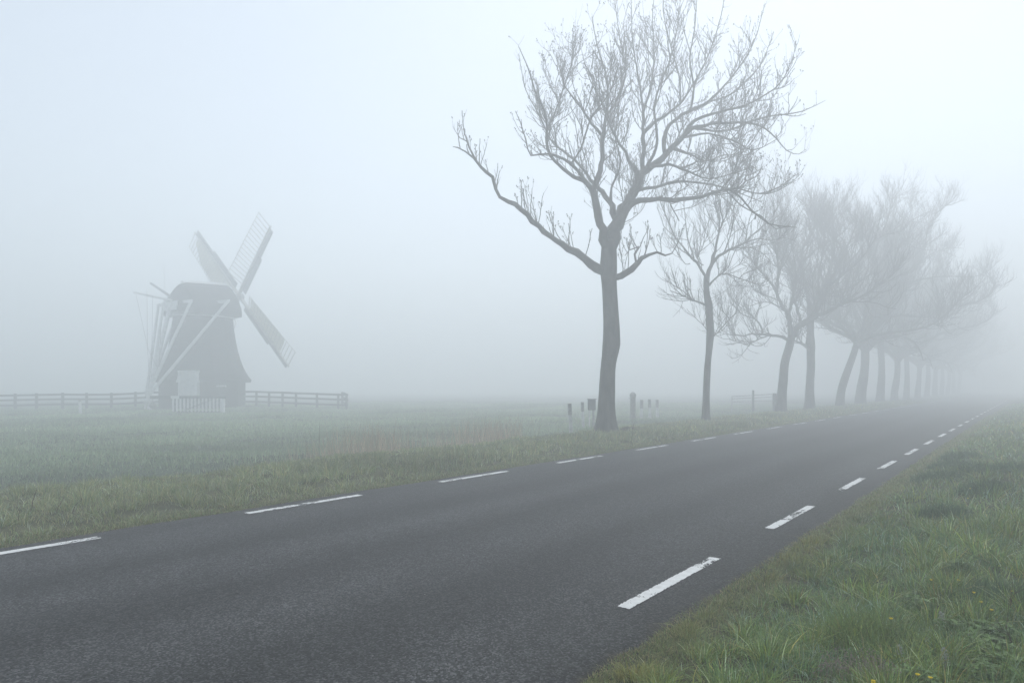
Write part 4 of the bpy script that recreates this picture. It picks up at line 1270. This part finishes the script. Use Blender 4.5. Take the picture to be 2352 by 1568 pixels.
# steel field gate
fY = 47.0
def fxx(dx, Y=fY): return (dx * K - 512) / F * Y
fg = empty('field_gate', (fxx(1730), fY, gz(fxx(1730), fY)), 'tubular steel field gate with a tall post, behind the slim second tree', 'gate')
def fz(dy, Y=fY): return CAM_H + (HOR - dy) * K / F * Y
fgz = gz(fxx(1730), fY)
for y0, y1 in ((909.5, 904.0), (914.5, 910.5), (922, 919)):
    MB().tube([(fxx(1681), fY, fz(y0)), (fxx(1777), fY, fz(y1))], [0.030, 0.030], 8).build('bar', M_METAL, fg)
MB().tube([(fxx(1681), fY, fgz + 0.1), (fxx(1681), fY, fz(909))], [0.028, 0.028], 8).build('upright', M_METAL, fg)
MB().box((fxx(1729), fY - 0.08, (fgz + fz(895)) / 2 - 0.15), (0.11, 0.11, fz(895) - fgz + 0.3), None, 0.01).build('post', M_RAIL, fg)
MB().box((fxx(1779), fY - 0.02, (fgz + fz(902)) / 2 - 0.15), (0.22, 0.22, fz(902) - fgz + 0.3), None, 0.02).build('post', M_RAIL, fg)
MB().box((fxx(1807), fY + 1.0, (fgz + fz(908)) / 2 - 0.15), (0.14, 0.14, fz(908) - fgz + 0.3), None, 0.02).build('post', M_RAIL, fg)

# mole hill by the big tree
hx, hy = (1442 * K - 512) / F * 23.2, 23.2
rings = []
for q in range(6):
    t_ = q / 5.0
    r_ = 0.42 * (1 - t_) ** 0.8 + 0.02
    rings.append(np.array([[hx + r_ * (1 + 0.25 * math.sin(3 * b + q)) * math.cos(b), hy + r_ * math.sin(b), gz(hx, hy) - 0.03 + 0.2 * t_ ** 0.8] for b in np.arange(16) * 2 * math.pi / 16]))
tag(MB().rings(rings).build('molehill', M_SOIL, None, True), 'low dark heap of earth at the foot of the big tree', 'molehill')


# ------------------------------------------------------------------ plants of the verge
def on_ground(dx, dy, h0=0.0):
    """point of the ground (plus h0) seen at (dx, dy)"""
    Y = 6.0
    for _ in range(30):
        x = (dx * K - 512) / F * Y
        z = gz(x, Y) + h0
        Y = (CAM_H - z) * F / ((dy - HOR) * K)
    return (dx * K - 512) / F * Y, Y


TUS = [(2180, 1076, 0.30, 'dark green tussock on the near verge, second back from the road edge'), (2152, 1103, 0.30, 'dark bushy tussock on the near verge, closest to the road edge'),
       (2205, 1053, 0.30, 'dark flat tussock on the near verge, farthest up the road'), (2240, 1086, 0.26, 'loose green tussock just beyond the two dark ones'),
       (2262, 1130, 0.26, 'wide dark tussock lower down the near verge with a yellow speck beside it'), (2332, 1085, 0.30, 'grey green tussock at the picture edge, on the near verge'),
       (2165, 1190, 0.22, 'small dark tussock in the middle of the near verge'), (2285, 1390, 0.22, 'dark green leafy tussock among the yellow flowers'),
       (2020, 1495, 0.26, 'tall bright grass tussock near the bottom of the verge'), (1960, 1470, 0.2, 'bright grass clump in front of the verge edge near the bottom')]
for j, (dx, dy, rr, lab) in enumerate(TUS):
    x, y = on_ground(dx, dy)
    rg = np.random.default_rng(900 + j)
    n = 750 if j < 8 else 300
    a = rg.uniform(0, 2 * math.pi, n); q = rr * np.sqrt(rg.uniform(0, 1, n)) * (0.7 + 0.5 * rg.uniform(0, 1, n))
    X = x + q * np.cos(a) * 1.3; Y = y + q * np.sin(a)
    h = (0.16 + 0.12 * rg.uniform(0, 1, n)) * (1.15 - 0.5 * q / rr) * (1.25 if j >= 8 else 1.0)
    w = np.full(n, 0.006) * max(1, y / 5.0) ** 0.8
    pal = [(0.072, 0.125, 0.066), (0.088, 0.145, 0.070)] if j < 8 else [(0.150, 0.225, 0.075), (0.18, 0.235, 0.08)]
    o = blades('grass_tussock', X, Y, h, w, mixcol(n, 950 + j, pal, [1, 1]), 960 + j, 0.7, 4)
    tag(o, lab, 'grass tussock', 'grass tussocks on the near verge')


def c7(x, y):
    return (2050 + x / 4.392) * 0.91875, (1350 + y / 4.392) * 0.91875


def yellow_flower(dx, dy, label, seed):
    rg = random.Random(seed)
    hh = rg.uniform(0.10, 0.17)
    x, y = on_ground(dx, dy, hh)
    z = gz(x, y)
    o = empty('yellow_flower', (x, y, z), label, 'flower', 'yellow flowers on the near verge')
    lx, ly = rg.uniform(-0.02, 0.02), rg.uniform(-0.02, 0.02)
    top = np.array([x + lx, y + ly, z + hh])
    MB().tube([(x, y, z - 0.01), (x + lx * 0.4, y + ly * 0.4, z + hh * 0.5), top], [0.002, 0.0018, 0.0015], 5).build('stem', M_STEM, o)
    m = MB()
    for q in range(7):
        a = 2 * math.pi * q / 7 + rg.uniform(-0.2, 0.2)
        d = np.array([math.cos(a), math.sin(a), 0.0]); sd = np.array([-d[1], d[0], 0])
        L = rg.uniform(0.009, 0.013)
        c = top
        v = [c + sd * 0.002, c - sd * 0.002, c + d * L * 0.6 - sd * 0.006 + UP * 0.009, c + d * L + UP * 0.008, c + d * L * 0.6 + sd * 0.006 + UP * 0.009]
        v += [p - UP * 0.0012 for p in v]
        m.add(v, [(0, 1, 2, 3, 4), (9, 8, 7, 6, 5), (0, 5, 6, 1), (1, 6, 7, 2), (2, 7, 8, 3), (3, 8, 9, 4), (4, 9, 5, 0)])
    m.build('petals', M_PETAL, o)
    m = MB()
    m.add(top + OCT * 0.005 + UP * 0.004, OCF)
    m.build('centre', M_PETAL, o)


FLW = [((1180, 428), 'small yellow flower farthest from the picture edge in the upper flower group'), ((1525, 435), 'bright yellow flower above the dark leafy tussock'),
       ((1712, 572), 'yellow flower beside the dark leafy tussock'), ((2075, 555), 'pale yellow flower near the picture edge by thin brown stalks'),
       ((1785, 688), 'faded yellow flower just above the deepest yellow one'), ((1862, 757), 'deep yellow flower above the mossy green leaves'),
       ((790, 865), 'lone yellow flower in the middle of the grass, closer to the road than the others'), ((1215, 1512), 'bright yellow flower at the bottom edge near the pale woolly stalk'),
       ((1118, 1490), 'small yellow bud beside the bright flower at the bottom edge'), ((575, 1555), 'yellow flower cut by the bottom edge below the dry seed heads'),
       ((615, 1558), 'second yellow flower cut by the bottom edge below the dry seed heads')]
for j, ((cx, cy), lab) in enumerate(FLW):
    dx, dy = c7(cx, cy)
    yellow_flower(dx, dy, lab, 40 + j)
yellow_flower(2227, 1121, 'tiny distant yellow flower beside the wide dark tussock', 60)
yellow_flower(2224, 1144, 'tiny distant yellow flower below the wide dark tussock', 61)


def leafy(dx, dy, rr, label, seed, n=120):
    rg = np.random.default_rng(seed)
    x, y = on_ground(dx, dy, 0.05)
    z = gz(x, y)
    m = MB()
    for q in range(n):
        a = rg.uniform(0, 2 * math.pi); r_ = rr * math.sqrt(rg.uniform())
        bx_, by_ = x + r_ * math.cos(a), y + r_ * math.sin(a)
        h_ = rg.uniform(0.05, 0.11) * (1.2 - 0.5 * r_ / rr)
        t_ = np.array([bx_ + rg.normal(0, 0.012), by_ + rg.normal(0, 0.012), z + h_])
        m.tube([(bx_, by_, z - 0.01), t_], [0.0014, 0.001], 3, False)
        for b in range(4):
            aa = rg.uniform(0, 2 * math.pi)
            d = unit(np.array([math.cos(aa), math.sin(aa), rg.uniform(-0.1, 0.6)])); sd = unit(np.cross(d, UP))
            L = rg.uniform(0.012, 0.026); W = L * 0.38
            m.add([t_, t_ + d * L * 0.5 + sd * W, t_ + d * L, t_ + d * L * 0.5 - sd * W], [(0, 1, 2, 3)])
    return tag(m.build('leafy_weed', M_LEAF, None), label, 'weed', 'low leafy weeds on the near verge')


for j, (cx, cy, rr, lab) in enumerate([(1790, 1010, 0.16, 'mossy bright green weed patch below the deep yellow flower'), (1990, 1020, 0.13, 'bright green weed between the mossy patch and the picture edge'),
                                       (1750, 1140, 0.13, 'low green weed under the mossy patch'), (1975, 1230, 0.17, 'round bright green weed clump beside the picture edge'),
                                       (2010, 1390, 0.16, 'bright green weed clump low in the corner'), (1450, 960, 0.11, 'small bright weed between grass blades above the woolly stalk'),
                                       (1040, 690, 0.11, 'small leafy weed beside the dark grass hollow'), (1130, 740, 0.09, 'smallest leafy weed in the dark grass hollow'),
                                       (1050, 1530, 0.15, 'broad leafy weed at the bottom edge beside the yellow bud'), (1780, 1480, 0.12, 'leafy weed at the bottom edge beyond the woolly stalk'),
                                       (1540, 290, 0.10, 'far leafy weed above the bright yellow flower')]):
    leafy(*c7(cx, cy), rr * 0.75, lab, 700 + j, int(40 + 350 * rr))

# pale woolly stalk
def woolly(cx, cy0, cy1, label, seed):
    rg = np.random.default_rng(seed)
    dx, dy = c7(cx, cy1)
    x, y = on_ground(dx, dy)
    z = gz(x, y)
    dt = c7(cx, cy0)[1]
    H = max(0.12, CAM_H + (HOR - dt) * K / F * y - z)
    o = empty('woolly_plant', (x, y, z), label, 'plant', 'pale woolly plants on the near verge')
    MB().tube([(x, y, z - 0.01), (x + 0.01, y, z + H * 0.5), (x, y, z + H)], [0.004, 0.0035, 0.002], 5).build('stem', M_PALESTALK, o)
    m = MB()
    for q in range(26):
        hh = z + H * (0.25 + 0.75 * q / 25)
        aa = q * 2.4
        d = unit(np.array([math.cos(aa), math.sin(aa), 0.4])); sd = unit(np.cross(d, UP))
        L = 0.035 * (1.15 - 0.7 * q / 25)
        b_ = np.array([x, y, hh])
        m.add([b_, b_ + d * L * 0.5 + sd * L * 0.28, b_ + d * L - UP * 0.006, b_ + d * L * 0.5 - sd * L * 0.28], [(0, 1, 2, 3)])
        m.add(b_ + d * 0.012 + OCT * 0.006 * rg.uniform(0.6, 1.2), OCF)
    m.build('leaves', M_PALESTALK, o)


woolly(1362, 1230, 1440, 'pale woolly stalk with clustered leaves, standing above a dark hollow near the bottom edge', 1)
woolly(1335, 930, 1010, 'small pale curled plant among the grass above the tall woolly stalk', 2)
woolly(870, 1345, 1400, 'short pale woolly plant beside the dry seed heads', 3)


def seedheads(cx, cy, rr, label, seed, n):
    rg = np.random.default_rng(seed)
    x, y = on_ground(*c7(cx, cy), 0.08); z = gz(x, y)
    m = MB()
    for q in range(n):
        a = rg.uniform(0, 2 * math.pi); r_ = rr * math.sqrt(rg.uniform())
        b_ = np.array([x + r_ * 1.3 * math.cos(a), y + r_ * math.sin(a), z - 0.01])
        t_ = b_ + np.array([rg.normal(0, 0.02), rg.normal(0, 0.02), rg.uniform(0.06, 0.13)])
        m.tube([b_, t_], [0.001, 0.0008], 3, False)
        for k in range(4):
            m.add(t_ + rg.normal(0, 0.009, 3) + OCT * 0.0032 * rg.uniform(0.6, 1.4), OCF)
    tag(m.build('seed_head_plant', M_SEED, None), label, 'dry plant')


seedheads(430, 1380, 0.16, 'patch of dry brownish seed heads low on the near verge at the bottom edge', 5, 150)


def stalk(name, label, dx, dyb, dyt, lean, seed, r_=0.006, twigs=0, h_extra=0.0):
    rg = np.random.default_rng(seed)
    x, y = on_ground(dx, dyb); z = gz(x, y)
    H = (dyb - dyt) * K / F * y + h_extra
    o = [np.array([x, y, z - 0.02])]
    for q in range(5):
        o.append(o[0] + np.array([lean * H * ((q + 1) / 5) ** 1.2, 0, 0.02 + H * (q + 1) / 5]) + rg.normal(0, 0.006, 3))
    m = MB().tube(o, [r_ * (1 - 0.13 * q) for q in range(6)], 5)
    for q in range(twigs):
        j = rg.integers(2, 5); d = unit(np.array([rg.normal(0, 0.7), rg.normal(0, 0.7), 0.9]))
        L = rg.uniform(0.08, 0.2)
        m.tube([o[j], o[j] + d * L * 0.5, o[j] + d * L + UP * 0.02], [r_ * 0.5, r_ * 0.4, r_ * 0.3], 4)
    tag(m.build(name, M_STALK, None), label, 'dry stalk', 'dry stalks')


stalk('dry_stalk', 'single dark dry stalk standing out of the far verge grass near the picture edge', 70, 1175, 1118, 0.28, 1, 0.008)
stalk('dry_stalk', 'thin bent dry stalk just along the far verge from the single dark stalk', 128, 1180, 1140, 0.5, 2, 0.005, 2)
stalk('dry_stalk', 'thin leaning dry stalk, third along the far verge', 165, 1178, 1140, 0.6, 3, 0.005, 2)
stalk('dry_stalk', 'low dark stub of a stalk at the picture edge on the far verge', 42, 1200, 1168, 0.1, 4, 0.006, 1)
stalk('dry_stalk', 'tall thin dark reed stalk sticking up above the meadow', 733, 1045, 975, 0.02, 5, 0.009)
stalk('dry_stalk', 'brown branching dry stalk among yellow flowers at the picture edge', 2318, 1420, 1345, 0.2, 6, 0.004, 5)
stalk('dry_stalk', 'dark slanting dry twig in the weeds at the picture edge', 2335, 1500, 1430, -0.4, 7, 0.004, 4)
stalk('dry_stalk', 'thin upright dry stalk between the big tree and the tall gate post', 1452, 1010, 970, 0.08, 8, 0.008, 5)

# ------------------------------------------------------------------ haze
hz = MB().box((-20.0, 60.0, 9.4), (1100.0, 1100.0, 22.8))
hm = bpy.data.materials.new('fog'); hm.use_nodes = True
nt = hm.node_tree
for n_ in list(nt.nodes): nt.nodes.remove(n_)
out = nt.nodes.new('ShaderNodeOutputMaterial'); vol = nt.nodes.new('ShaderNodeVolumePrincipled')
vol.inputs['Color'].default_value = (0.955, 0.985, 1.0, 1)
vol.inputs['Density'].default_value = 0.0235
vol.inputs['Anisotropy'].default_value = 0.38
nt.links.new(vol.outputs[0], out.inputs['Volume'])
haze = hz.build('haze', hm)
tag(haze, 'pale even morning fog over road and meadow', 'fog', kind='stuff')

# ------------------------------------------------------------------ light, sky, camera
SUN_EL, SUN_AZ = R(57), R(28)        # azimuth measured from straight ahead towards the right
w = bpy.data.worlds.new('World'); scene.world = w; w.use_nodes = True
nt = w.node_tree
bg = nt.nodes['Background']
sky = nt.nodes.new('ShaderNodeTexSky'); sky.sky_type = 'NISHITA'; sky.sun_disc = False
sky.sun_elevation = SUN_EL; sky.sun_rotation = SUN_AZ
sky.air_density = 1.0; sky.dust_density = 0.9; sky.ozone_density = 1.0; sky.altitude = 0
hs = nt.nodes.new('ShaderNodeHueSaturation'); hs.inputs['Saturation'].default_value = 0.54; hs.inputs['Hue'].default_value = 0.49
nt.links.new(sky.outputs[0], hs.inputs['Color'])
nt.links.new(hs.outputs[0], bg.inputs['Color'])
bg.inputs['Strength'].default_value = 0.095

sl = bpy.data.lights.new('sun', 'SUN'); sl.energy = 1.5; sl.angle = R(60); sl.color = (1.0, 0.985, 0.96)
so = bpy.data.objects.new('sun', sl); COL.objects.link(so)
dirv = Vector((math.sin(SUN_AZ) * math.cos(SUN_EL), math.cos(SUN_AZ) * math.cos(SUN_EL), math.sin(SUN_EL)))
so.rotation_euler = (-dirv).to_track_quat('-Z', 'Y').to_euler()
so.location = (0, 0, 60)

cam = bpy.data.cameras.new('camera'); cam.sensor_width = 36.0; cam.lens = 36.0 * F / 1024.0
cam.shift_y = (HOR * K - 341.0) / 1024.0
cam.clip_end = 3000; cam.clip_start = 0.05
co = bpy.data.objects.new('camera', cam); COL.objects.link(co)
co.location = (0, 0, CAM_H); co.rotation_euler = (R(90), 0, 0)
scene.camera = co

scene.view_settings.view_transform = 'Standard'
scene.view_settings.look = 'None'
scene.view_settings.exposure = 0.98
scene.view_settings.gamma = 1.0
scene.cycles.volume_bounces = 12
scene.cycles.max_bounces = 16
scene.cycles.diffuse_bounces = 3
scene.cycles.use_denoising = True
